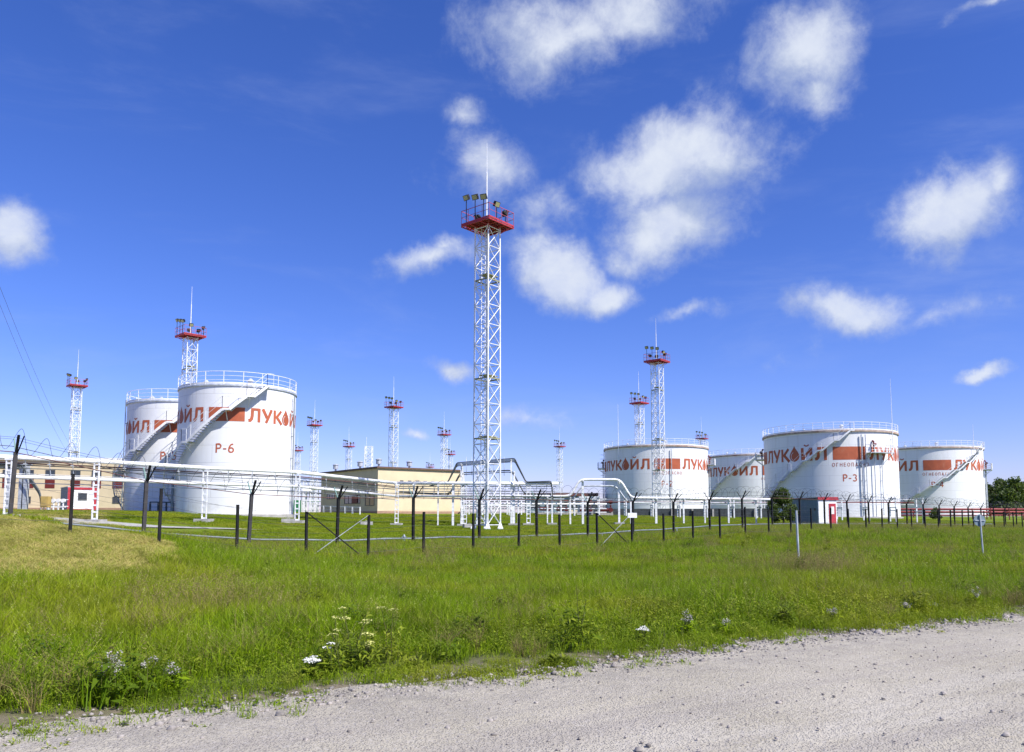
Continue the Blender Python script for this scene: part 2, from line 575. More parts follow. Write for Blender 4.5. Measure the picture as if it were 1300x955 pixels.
m = bpy.data.materials.new('meadow_soil')
m.use_nodes = True
t = m.node_tree
N = NT(t)
b = t.nodes['Principled BSDF']
pos = N.n('ShaderNodeNewGeometry').outputs['Position']
nA = N.noise(pos, 0.35, 6, 0.65)
nB = N.noise(pos, 4.0, 8, 0.7)
green = N.mix(N.mr(nA.outputs[0], .35, .65), (0.065, 0.10, 0.010, 1), (0.10, 0.145, 0.014, 1))
green = N.mix(N.mr(nB.outputs[0], .3, .7, 0, .6), green, (0.035, 0.06, 0.010, 1))
lawn = N.mix(N.mr(N.noise(pos, 0.5, 7, 0.7).outputs[0], .35, .65), (0.13, 0.19, 0.012, 1), (0.19, 0.24, 0.020, 1))
lawn = N.mix(N.mr(N.noise(pos, 6.0, 8, 0.75).outputs[0], .35, .7, 0, .55), lawn, (0.055, 0.095, 0.012, 1))
lawn = N.mix(N.mr(N.noise(pos, .9, 8, 0.7).outputs[0], .58, .72, 0, .5), lawn, (0.22, 0.20, 0.08, 1))
ad = N.n('ShaderNodeAttribute', attribute_name='dry')
al = N.n('ShaderNodeAttribute', attribute_name='lawn')
colg = N.mix(al.outputs['Fac'], green, lawn)
hay = N.mix(N.mr(nB.outputs[0], .3, .7), (0.30, 0.22, 0.09, 1), (0.19, 0.15, 0.06, 1))
colg = N.mix(ad.outputs['Fac'], colg, hay)
av = N.n('ShaderNodeAttribute', attribute_name='verge')
colg = N.mix(N.math('MULTIPLY', av.outputs['Fac'], N.mr(nB.outputs[0], .3, .55)), colg, (0.24, 0.20, 0.145, 1))
t.links.new(colg, b.inputs['Base Color'])
b.inputs['Roughness'].default_value = 0.95
b.inputs['Specular IOR Level'].default_value = 0.1
bp = N.n('ShaderNodeBump')
bp.inputs['Strength'].default_value = 0.9
bp.inputs['Distance'].default_value = 0.12
t.links.new(nB.outputs[0], bp.inputs['Height'])
t.links.new(bp.outputs[0], b.inputs['Normal'])
me.materials.append(m)


# ------------------------------------------------------------------ gravel road
def edge_wobble(s):
    return 0.14 * math.sin(s * .9) + 0.09 * math.sin(s * 2.3 + 1) + .05 * math.sin(s * 5.1)


mb = MB()
S = np.concatenate([np.arange(-200, -14, 4.0), np.arange(-14, 30, .18), np.arange(30, 300, 3.0)])
D = [-3.2, -2.0, -.5, 1.0, 2.5, 4.0, 5.2, 6.2, 6.9, 7.2]
vs = []
for s in S:
    for j, d in enumerate(D):
        dd_ = d + (edge_wobble(s) if d > 6.5 else (edge_wobble(s + 40) if d < -3 else 0))
        x = RDIR.x * s + RN.x * dd_; y = RDIR.y * s + RN.y * dd_
        rut = -0.012 * (math.exp(-((d - 1.0) / .5) ** 2) + math.exp(-((d - 4.0) / .5) ** 2))
        z = 0.012 + 0.02 * (1 - ((d - 2) / 5.2) ** 2) + rut
        vs.append((x, y, z if d < 7.1 else 0.004))
nd = len(D)
fs = [(i * nd + j, (i + 1) * nd + j, (i + 1) * nd + j + 1, i * nd + j + 1) for i in range(len(S) - 1) for j in range(nd - 1)]
mb.add(vs, fs)
m = bpy.data.materials.new('pale_gravel')
m.use_nodes = True
t = m.node_tree
N = NT(t)
b = t.nodes['Principled BSDF']
pos = N.n('ShaderNodeNewGeometry').outputs['Position']
big = N.noise(pos, .45, 6, .6)
# wheel tracks run along the road
tv = N.n('ShaderNodeMapping')
t.links.new(pos, tv.inputs[0])
tv.inputs['Rotation'].default_value = (0, 0, -math.atan2(RDIR.y, RDIR.x))
tr = N.noise(N.vm('MULTIPLY', tv.outputs[0], (0.12, 1.6, 1)), 1.0, 5, .6)
col = N.mix(N.mr(big.outputs[0], .35, .65), (0.41, 0.375, 0.285, 1), (0.49, 0.45, 0.355, 1))
col = N.mix(N.mr(tr.outputs[0], .45, .7, 0, .5), col, (0.27, 0.245, 0.23, 1))
dd_ = N.math('ADD', N.vm('DOT_PRODUCT', pos, (RN.x, RN.y, 0)), N.math('MULTIPLY', N.math('SUBTRACT', N.noise(pos, .5, 3, .5).outputs[0], .5), 1.1))
for cen_, wid_ in ((1.0, .55), (2.6, .4), (4.2, .55)):
    band = N.mr(N.math('ABSOLUTE', N.math('SUBTRACT', dd_, cen_)), wid_ * 1.5, wid_ * .3, 0, .5)
    band = N.math('MULTIPLY', band, N.mr(N.noise(N.vm('MULTIPLY', tv.outputs[0], (.5, 2.5, 1)), 1.3, 6, .65).outputs[0], .38, .6))
    col = N.mix(band, col, (0.54, 0.505, 0.425, 1) if cen_ != 2.6 else (0.30, 0.27, 0.225, 1))
ridge = N.math('MULTIPLY', N.mr(dd_, 5.3, 6.7, 0, .55), N.mr(N.noise(pos, 2.4, 6, .7).outputs[0], .42, .6))
col = N.mix(ridge, col, (0.27, 0.25, 0.215, 1))
vor = N.n('ShaderNodeTexVoronoi', feature='F1')
t.links.new(pos, vor.inputs['Vector'])
vor.inputs['Scale'].default_value = 55
gr = N.mr(vor.outputs['Distance'], .05, .55)
hsn = N.n('ShaderNodeSeparateColor')
t.links.new(vor.outputs['Color'], hsn.inputs[0])
col = N.mix(N.mr(hsn.outputs[0], .55, 1.0, 0, .45), col, (0.20, 0.185, 0.175, 1))
col = N.mix(N.mr(hsn.outputs[1], .8, 1.0, 0, .6), col, (0.50, 0.47, 0.43, 1))
fine = N.noise(pos, 180, 3, .7)
col = N.mix(N.mr(fine.outputs[0], .35, .65, 0, .35), col, (0.26, 0.225, 0.195, 1))
t.links.new(col, b.inputs['Base Color'])
b.inputs['Roughness'].default_value = .95
b.inputs['Specular IOR Level'].default_value = .15
bp = N.n('ShaderNodeBump')
bp.inputs['Strength'].default_value = .8
bp.inputs['Distance'].default_value = .012
hh = N.math('ADD', N.math('MULTIPLY', gr, -1.0), N.math('MULTIPLY', N.noise(pos, 14, 6, .7).outputs[0], 2.0))
t.links.new(hh, bp.inputs['Height'])
t.links.new(bp.outputs[0], b.inputs['Normal'])
road = mb.build('gravel_road', m, smooth=True)
tag(road, kind='structure')
M['gravel'] = m

# access road and yard behind the dry bank, left
mb = MB()
pth = [(-75, 50), (-55, 49.2), (-40, 48), (-30, 47.6), (-22, 49.5), (-14, 52.5)]
wd = [3.2, 3.2, 3.0, 2.6, 1.5, .6]
vs = []
for i, (p, w_) in enumerate(zip(pth, wd)):
    for k in range(7):
        y = p[1] + (k / 6 - .5) * 2 * w_
        vs.append((p[0], y, gz(p[0], y) + .03))
mb.add(vs, [(i * 7 + k, (i + 1) * 7 + k, (i + 1) * 7 + k + 1, i * 7 + k + 1) for i in range(len(pth) - 1) for k in range(6)])
tag(mb.build('access_road', M['concrete'], smooth=True), kind='structure')

# ------------------------------------------------------------------ painted letters on tank shells
def arc(cx, cy, rx, ry, a0, a1, n=14):
    return [(cx + rx * cos(rad(a0 + (a1 - a0) * i / n)), cy + ry * sin(rad(a0 + (a1 - a0) * i / n))) for i in range(n + 1)]


# every glyph: (advance width, [(polyline, thickness) ...]) in units of the letter height
BIG = {
    'Л': (.86, [([(.02, .10), (.16, .12), (.24, .22), (.28, .42), (.30, .93)], .19), ([(.21, .92), (.86, .92)], .16), ([(.77, 0), (.77, 1)], .18)]),
    'У': (.76, [([(.06, 1), (.40, .36)], .20), ([(.76, 1), (.55, .5), (.32, 0)], .18)]),
    'К': (.82, [([(.09, 0), (.09, 1)], .18), ([(.72, 1), (.24, .47)], .17), ([(.24, .56), (.78, 0)], .19)]),
    'Й': (.84, [([(.09, 0), (.09, 1)], .18), ([(.75, 0), (.75, 1)], .18), ([(.12, .10), (.72, .90)], .17), (arc(.42, 1.27, .17, .13, 190, 350), .08)]),
}
THIN = {
    'О': (.72, [(arc(.36, .5, .30, .44, 0, 360, 20), .12)]),
    'Г': (.5, [([(.06, 0), (.06, 1)], .12), ([(.12, .94), (.5, .94)], .12)]),
    'Н': (.62, [([(.06, 0), (.06, 1)], .12), ([(.56, 0), (.56, 1)], .12), ([(.1, .5), (.52, .5)], .12)]),
    'Е': (.5, [([(.06, 0), (.06, 1)], .12), ([(.12, .94), (.5, .94)], .12), ([(.12, .5), (.45, .5)], .12), ([(.12, .06), (.5, .06)], .12)]),
    'П': (.6, [([(.06, 0), (.06, 1)], .12), ([(.54, 0), (.54, 1)], .12), ([(.1, .94), (.5, .94)], .12)]),
    'А': (.7, [([(.05, 0), (.35, .97)], .12), ([(.65, 0), (.35, .97)], .12), ([(.18, .3), (.52, .3)], .1)]),
    'С': (.62, [(arc(.36, .5, .30, .44, 50, 310, 16), .12)]),
    'Р': (.6, [([(.07, 0), (.07, 1)], .13), ([(.1, .94), (.32, .94)] + arc(.32, .71, .22, .23, 90, -90, 10) + [(.1, .48)], .13)]),
    '-': (.42, [([(.04, .42), (.38, .42)], .12)]),
    '1': (.4, [([(.26, 0), (.26, 1)], .13), ([(.05, .74), (.26, .94)], .12)]),
    '2': (.62, [(arc(.31, .70, .24, .24, 165, -20, 10) + [(.08, .07), (.6, .07)], .13)]),
    '3': (.6, [(arc(.29, .72, .23, .22, 150, -80, 10), .13), (arc(.29, .28, .25, .23, 80, -150, 10), .13)]),
    '4': (.64, [([(.48, 0), (.48, 1)], .13), ([(.42, .95), (.06, .30), (.64, .30)], .12)]),
    '5': (.6, [([(.54, .94), (.12, .94), (.10, .56)], .13), (arc(.27, .32, .26, .26, 110, -140, 12), .13)]),
    '6': (.62, [([(.52, .95), (.30, .90), (.12, .62), (.07, .34)], .13), (arc(.31, .30, .24, .24, 0, 360, 16), .13)]),
}


def stroke(pts, th, seg=.12):
    """strip of quads along a polyline; returns 2D points and faces"""
    P = [Vector(p) for p in pts]
    Q = [P[0]]
    for a, b in zip(P[:-1], P[1:]):
        n = max(1, int((b - a).length / seg))
        for i in range(1, n + 1):
            Q.append(a.lerp(b, i / n))
    L, R = [], []
    for i, p in enumerate(Q):
        d0 = (p - Q[i - 1]).normalized() if i else (Q[1] - Q[0]).normalized()
        d1 = (Q[i + 1] - p).normalized() if i < len(Q) - 1 else d0
        d = (d0 + d1)
        d = d.normalized() if d.length > 1e-6 else d0
        n = Vector((-d.y, d.x))
        k = 1 / max(.6, abs(n.dot(Vector((-d0.y, d0.x)))))
        L.append(p + n * th / 2 * k); R.append(p - n * th / 2 * k)
    return L + R, [(i, i + len(Q), i + 1 + len(Q), i + 1) for i in range(len(Q) - 1)]


class Wrap:
    """maps flat sign coordinates (metres along the arc, metres up) onto a tank shell"""
    def __init__(s, r, ang0):
        s.r, s.a0 = r, ang0          # ang0: heading (world angle) of theta = 0
        s.off = .014

    def p(s, u, z, off):
        a = s.a0 + u / s.r
        return ((s.r + off) * cos(a), (s.r + off) * sin(a), z)

    def glyph(s, mb, G, u0, z0, h):
        w, sts = G
        for i, (pts, th) in enumerate(sts):
            V_, F_ = stroke(pts, th * (1.18 if h > .75 else 1.05))
            mb.add([s.p(u0 + x * h, z0 + y * h, s.off + .0025 * i) for x, y in V_], F_)
        return w * h

    def rect(s, mb, u0, u1, z0, z1):
        n = max(2, int((u1 - u0) / .12))
        V_ = []
        for i in range(n + 1):
            u = u0 + (u1 - u0) * i / n
            V_ += [s.p(u, z0, s.off), s.p(u, z1, s.off)]
        mb.add(V_, [(2 * i, 2 * i + 2, 2 * i + 3, 2 * i + 1) for i in range(n)])

    def drop(s, mb, mb2, u0, z0, h):
        """oil drop standing in for the letter O, with a thin pale arc in it"""
        V_ = []
        rows = 30
        for i in range(rows + 1):
            y = -.43 + (1.25) * (i / rows)
            if y <= 0.02:
                x = .42 * math.sqrt(max(0, 1 - ((y - .02) / .45) ** 2))
            else:
                k = (y - .02) / .80
                x = .42 * max(0, (1 - k)) ** 1.2 * (1 + 1.0 * k * (1 - k))
            V_ += [(-x, y), (0, y), (x, y)]
        mb.add([s.p(u0 + (.40 + x) * h, z0 + (.43 + y) * h, s.off) for x, y in V_],
               [q for i in range(rows) for q in ((3 * i, 3 * i + 1, 3 * i + 4, 3 * i + 3), (3 * i + 1, 3 * i + 2, 3 * i + 5, 3 * i + 4))])
        V2, F2 = stroke(arc(0.02, -.02, .30, .33, 110, 240, 12), .032)
        mb2.add([s.p(u0 + (.40 + x) * h, z0 + (.43 + y) * h, s.off + .006) for x, y in V2], F2)
        return .80 * h


def tank_sign(root, r, ang0, u_start, scale, zbase, copies, number, num_u, num_z, num_h, warn=None):
    """the word and the long bar, repeated round the shell; all lengths for 2 m letters times scale"""
    Wp = Wrap(r, ang0)
    H = 2.0 * scale
    for c in copies:
        hi, word, bar = MB(), MB(), MB()
        u = u_start + c * 17.6 * scale
        lay = [('Л', 0.0), ('У', 1.98), ('К', 3.88), ('O', 5.55), ('Й', 7.5), ('Л', 9.55)]
        for ch, du in lay:
            if ch == 'O':
                Wp.drop(word, hi, u + du * scale, zbase - .03 * H, H)
            else:
                Wp.glyph(word, BIG[ch], u + du * scale, zbase, H)
        Wp.rect(bar, u - 5.45 * scale, u - .45 * scale, zbase, zbase + H)
        wo_ = word.build('painted_word', M['sign'], root)
        hi.build('drop_highlight', M['white'], wo_)
        bar.build('painted_bar', M['sign'], root)
    num = MB()
    u = num_u
    for ch in number:
        u += Wp.glyph(num, THIN[ch], u, num_z, num_h) + .14 * num_h
    num.build('painted_tank_number', M['sign'], root)
    if warn:
        wm = MB()
        u, z, h, total = warn
        s_ = 'ОГНЕОПАСНО'
        wsum = sum(THIN[c][0] * h for c in s_)
        gap = (total - wsum) / 9
        for ch in s_:
            u += Wp.glyph(wm, THIN[ch], u, z, h) + gap
        wm.build('painted_warning', M['sign'], root)


def make_tank(px, py_base, dist, r, H, zb, label, sign, stairs, rail_n=40, small=False, side=None, rods=(), pipes=(), ladder=None, roof_h=None):
    """upright storage tank; theta = 0 faces the camera, positive to the right"""
    c = at(px, py_base, dist)
    root = empty('storage_tank', (c.x, c.y, zb))
    tag(root, label, 'storage tank', 'white cylindrical oil storage tanks')
    ang0 = math.atan2(-c.y, -c.x)           # towards the camera
    def P(th, rr, z): return Vector((rr * cos(ang0 + rad(th)), rr * sin(ang0 + rad(th)), z))
    # shell with uv in metres
    n = 160
    mb = MB()
    vs = []
    zs = [-1.2, 0] + [H * k / 8 for k in range(1, 9)]
    for z in zs:
        for k in range(n): vs.append((r * cos(2 * pi * k / n), r * sin(2 * pi * k / n), z))
    fs = [(i * n + k, i * n + (k + 1) % n, (i + 1) * n + (k + 1) % n, (i + 1) * n + k) for i in range(len(zs) - 1) for k in range(n)]
    mb.add(vs, fs)
    sh = mb.build('tank_shell', M['tank'], root, smooth=True)
    uvl = sh.data.uv_layers.new(name='UVMap')
    circ = 2 * pi * r
    uvs = []
    for i in range(len(zs) - 1):
        for k in range(n):
            u0, u1 = circ * k / n, circ * (k + 1) / n
            uvs += [u0, zs[i], u1, zs[i], u1, zs[i + 1], u0, zs[i + 1]]
    uvl.data.foreach_set('uv', uvs)
    # roof with eave
    rh = roof_h if roof_h is not None else r * .095
    prof = [(r + .002, H - (.12 if small else .28)), (r + (.10 if small else .20), H - (.12 if small else .26)), (r + (.10 if small else .20), H), (r + .02, H + .05), (r * .6, H + .05 + rh * .5), (r * .25, H + .05 + rh * .85), (0.25, H + .05 + rh)]
    rf = MB().lathe(prof[3:], n=n, close=True).build('tank_roof', M['white'], root, smooth=True)
    ev = MB().lathe(prof[:4], n=n).build('roof_edge', M['galv'] if small else M['eave'], root)
    # base kerb ring
    MB().lathe([(r + .35, -.6), (r + .35, .04), (r + .02, .10)], n=96).build('base_ring', M['concrete'], root)
    # railing round the roof
    mb = MB()
    R = r + (.04 if small else .10)
    hh = 1.12
    for zz, rr in ((hh, .028), (hh * .66, .018), (hh * .33, .018)):
        mb.tube([P(360 * k / 96, R, H + .04 + zz) for k in range(97)], rr, 6, caps=False)
    for k in range(rail_n):
        mb.bar(P(360 * k / rail_n + 4, R, H), P(360 * k / rail_n + 4, R, H + .04 + hh), .05)
    for k in range(96):   # toe board
        mb.bar(P(360 * k / 96, R, H + .14), P(360 * (k + 1) / 96, R, H + .14), .02, .16)
    mb.build('roof_railing', M['white'], root)
    # roof hatches and vents
    for th, rr, s_ in ((20, .55, .5), (140, .6, .45), (-60, .62, .4), (250, .4, .5)):
        mb = MB()
        p = P(th, r * rr, H + rh * (1 - rr) + .05)
        mb.tube([p, p + Vector((0, 0, .55 * s_ / .5))], s_ * .45, 12)
        mb.tube([p + Vector((0, 0, .55 * s_ / .5)), p + Vector((0, 0, .85 * s_ / .5))], [s_ * .75, s_ * .12], 12)
        mb.build('roof_vent', M['galv'], root)
    # staircase winding down the shell
    if stairs:
        th, z, flights, land, ror = stairs
        arcdeg = 180 / (pi * r)
        st, hr, br = MB(), MB(), MB()
        w_ = .85
        ri, ro = r + .12, r + .12 + w_
        pathz = [(th, z)]
        path_pts = []
        def landing(t, z, l):
            m_ = 4
            for k in range(m_):
                a0, a1 = t - l * arcdeg * k / m_, t - l * arcdeg * (k + 1) / m_
                st.add([P(a0, ri, z), P(a0, ro, z), P(a1, ro, z), P(a1, ri, z), P(a0, ri, z - .05), P(a0, ro, z - .05), P(a1, ro, z - .05), P(a1, ri, z - .05)],
                       [(3, 2, 1, 0), (4, 5, 6, 7), (1, 2, 6, 5), (0, 4, 7, 3)])
                br.bar(P(a0, ro, z - .06), P(a1, ro, z - .06), .05, .17)
                br.bar(P(a0, ri + .03, z - .06), P(a1, ri + .03, z - .06), .04, .15)
        cur_t, cur_z = th, z
        rail = [(cur_t, cur_z)]
        posts = []
        landing(cur_t, cur_z, land); posts += [(cur_t, cur_z), (cur_t - land * arcdeg, cur_z)]
        cur_t -= land * arcdeg
        rail.append((cur_t, cur_z))
        for dz in flights:
            ns = max(1, round(dz / .2))
            t0, z0 = cur_t, cur_z
            for k in range(ns):
                zc = cur_z - .2 * (k + 1)
                ta = cur_t - (k * .2 * ror) * arcdeg; tb = ta - .27 * arcdeg
                st.add([P(ta, ri, zc), P(ta, ro, zc), P(tb, ro, zc), P(tb, ri, zc), P(ta, ri, zc - .035), P(ta, ro, zc - .035), P(tb, ro, zc - .035), P(tb, ri, zc - .035)],
                       [(3, 2, 1, 0), (4, 5, 6, 7), (1, 2, 6, 5), (0, 1, 5, 4), (2, 3, 7, 6), (0, 4, 7, 3)])
            nt, nz = cur_t - ns * .2 * ror * arcdeg, cur_z - ns * .2
            m_ = max(2, int(ns / 2))
            for k in range(m_):
                a, b_ = k / m_, (k + 1) / m_
                for rr in (ri + .02, ro):
                    br.bar(P(t0 + (nt - t0) * a, rr, z0 + (nz - z0) * a - .10), P(t0 + (nt - t0) * b_, rr, z0 + (nz - z0) * b_ - .10), .045, .22)
            for k in range(0, m_, 3):
                posts.append((t0 + (nt - t0) * k / m_, z0 + (nz - z0) * k / m_))
            rail.append((nt, nz))
            landing(nt, nz, land)
            posts += [(nt, nz), (nt - land * arcdeg, nz)]
            # bracket under the landing
            tm = nt - land * arcdeg / 2
            br.bar(P(tm, r, nz - .12), P(tm, ro, nz - .12), .07)
            br.bar(P(tm, r, nz - .95), P(tm, ro - .05, nz - .16), .06)
            cur_t, cur_z = nt - land * arcdeg, nz
            rail.append((cur_t, cur_z))
            if cur_z < .5: break
        for off in (1.05, .55):
            pp = []
            for (ta, za), (tb, zb_) in zip(rail[:-1], rail[1:]):
                for k in range(5): pp.append(P(ta + (tb - ta) * k / 5, ro, za + (zb_ - za) * k / 5 + off))
            pp.append(P(rail[-1][0], ro, rail[-1][1] + off))
            hr.tube(pp, .024 if off > 1 else .016, 5)
        for (ta, za) in posts:
            hr.bar(P(ta, ro, za - .1), P(ta, ro, za + 1.05), .035)
        so = st.build('staircase', M['galv'], root)
        hr.build('handrail', M['white'], so)
        br.build('stringer', M['white'], so)
    # side platforms with foam chambers
    for (th, z, wd_) in (side or []):
        pl, pr, fp = MB(), MB(), MB()
        arcdeg = 180 / (pi * r)
        m_ = 8
        d_ = 1.35
        a0, a1 = th - wd_ / 2 * arcdeg, th + wd_ / 2 * arcdeg
        for k in range(m_):
            p0, p1 = a0 + (a1 - a0) * k / m_, a0 + (a1 - a0) * (k + 1) / m_
            pl.add([P(p0, r, z), P(p0, r + d_, z), P(p1, r + d_, z), P(p1, r, z), P(p0, r, z - .1), P(p0, r + d_, z - .1), P(p1, r + d_, z - .1), P(p1, r, z - .1)],
                   [(0, 1, 2, 3), (7, 6, 5, 4), (1, 5, 6, 2), (0, 4, 5, 1), (2, 6, 7, 3)])
            for off in (1.1, .7, .35):
                pr.bar(P(p0, r + d_, z + off), P(p1, r + d_, z + off), .045)
            pr.bar(P(p0, r + d_, z), P(p0, r + d_, z + 1.1), .05)
        for a in (a0, a1):
            for off in (1.1, .7, .35):
                pr.bar(P(a, r, z + off), P(a, r + d_, z + off), .045)
            pr.bar(P(a, r + d_, z), P(a, r + d_, z + 1.1), .05)
            pl.bar(P(a, r, z - 1.1), P(a, r + d_, z - .1), .07)
        po = pl.build('access_platform', M['galv'], root)
        pr.build('platform_railing', M['white'], po)
        a = th - .2 * wd_ * arcdeg
        fp.tube([P(a, r + .35, z + .2), P(a, r + .35, z + 1.4)], .13, 12)
        fp.tube([P(a, r + .35, z + 1.5), P(a, r + .1, z + 1.75)], .14, 10)
        fp.tube([P(a - 1.2, r + .5, z + 1.2), P(a + 1.2, r + .5, z + 1.2)], .2, 12)
        fp.build('foam_chamber', M['panelred'], po)
        dn = MB()
        dn.tube([P(a, r + .35, .1), P(a, r + .35, z + .2)], .07, 8)
        dn.build('riser_pipe', M['galv'], root)
    for (th, z0, z1) in rods:
        mb = MB()
        R_ = r + .35
        mb.tube([P(th, R_, z0), P(th, R_, z0 + (z1 - z0) * .45), P(th, R_, z1)], [.06, .045, .015], 8)
        for q in (.1, 1.2):
            mb.bar(P(th, r, z0 + q), P(th, R_, z0 + q), .06)
        mb.build('lightning_rod', M['white'], root)
    for (th, z0, z1, rr) in pipes:
        mb = MB()
        mb.tube([P(th, r + .25, z0), P(th, r + .25, z1)], rr, 8)
        for q in range(int(z1 - z0) // 2):
            mb.bar(P(th, r, z0 + 1 + q * 2), P(th, r + .25, z0 + 1 + q * 2), .06)
        mb.build('riser_pipe', M['galv'] if not small else M['greyblue'], root)
    if ladder:
        for th, z0, z1 in ladder:
            mb = MB()
            for s_ in (-1.2, 1.2):
                mb.bar(P(th + s_, r + .3, z0), P(th + s_, r + .3, z1), .05)
            z = z0
            while z < z1:
                mb.bar(P(th - 1.2, r + .3, z), P(th + 1.2, r + .3, z), .03)
                z += .3
            z = z0 + 2.2
            while z < z1:
                mb.tube([P(th - 1.4, r + .3, z), P(th - 1.8, r + .8, z), P(th, r + 1.05, z), P(th + 1.8, r + .8, z), P(th + 1.4, r + .3, z)], .02, 4)
                z += .8
            mb.build('ladder', M['white'], root)
    tank_sign(root, r, ang0, **sign)
    return root


def small_sign(r, num):
    k = pi / 180 * r
    return dict(u_start=6.3 * k + .27, scale=.61, zbase=8.1, copies=(-1, 0, 1), number=num, num_u=-19.6 * k, num_z=5.35, num_h=.80)


def big_sign(r, num, bar_deg, shift=0):
    k = pi / 180 * r
    bs = bar_deg * k
    return dict(u_start=bs + 5.45 * .95, scale=.95, zbase=8.28, copies=(-1, 0, 1), number=num, num_u=bs + 1.25, num_z=5.15, num_h=1.02, warn=(bs - .15, 7.3, .55, 5.2))


SMALL = (28, 11.3, [1.0, 1.2, 2.8, 2.0, 2.4, 2.6], .5, .97)
BIGS = (19, 12.5, [1.4] * 9, .55, 1.08)
make_tank(298.5, 650, 73.5, 5.17, 11.3, 1.8, 'narrow white tank numbered P-6, nearest on the left, with a winding staircase',
          small_sign(5.17, 'Р-6'), SMALL, 20, True, pipes=[(64, .2, 11.0, .05), (-78, .2, 3.4, .12)], roof_h=.35)
make_tank(225, 650, 84, 5.17, 11.3, 1.95, 'narrow white tank half hidden behind the tank numbered P-6, beside the cream building',
          small_sign(5.17, 'Р-5'), SMALL, 20, True, pipes=[(-74, .2, 11.6, .05)], roof_h=.35)
make_tank(1055, 645, 124, 9.72, 12.6, 1.6, 'widest white tank in view, numbered P-3, behind the small shed with the red door',
          big_sign(9.72, 'Р-3', 2.9), BIGS, 44, side=[(41, 9.3, 3.6), (-88, 9.2, 3.0)], rods=[(60, 10.2, 20.4)], pipes=[(26, .3, 11.9, .10), (29.5, .3, 11.9, .07), (45, .3, 8.6, .06)])
make_tank(833.5, 645, 152, 9.72, 12.6, 1.95, 'white tank numbered P-2 with no staircase in front, standing behind a tall lattice mast',
          big_sign(9.72, 'Р-2', -1.7), None, 44, side=[(-86, 9.0, 3.2), (82, 9.4, 3.0)], rods=[(-42, 9.6, 20.5)], pipes=[(16, .3, 11.9, .08)], ladder=[(-97, 0, 12.6)])
make_tank(957, 645, 172, 9.72, 12.6, 1.9, 'farthest wide white tank, seen in the gap between the tanks P-2 and P-3',
          big_sign(9.72, 'Р-1', 10.5), (8, 12.5, [1.4] * 9, .55, 1.08), 44, side=[(-84, 9.0, 2.6)])
make_tank(1178.5, 645, 156, 9.72, 12.6, 2.0, 'rightmost white tank, numbered P-4, beside the dark trees at the edge',
          big_sign(9.72, 'Р-4', -3.2), (66, 12.5, [1.4] * 9, .55, 1.08), 44, side=[(86, 8.6, 3.4)], rods=[(52, 10.4, 16.8)], pipes=[(93, .3, 10, .1)])


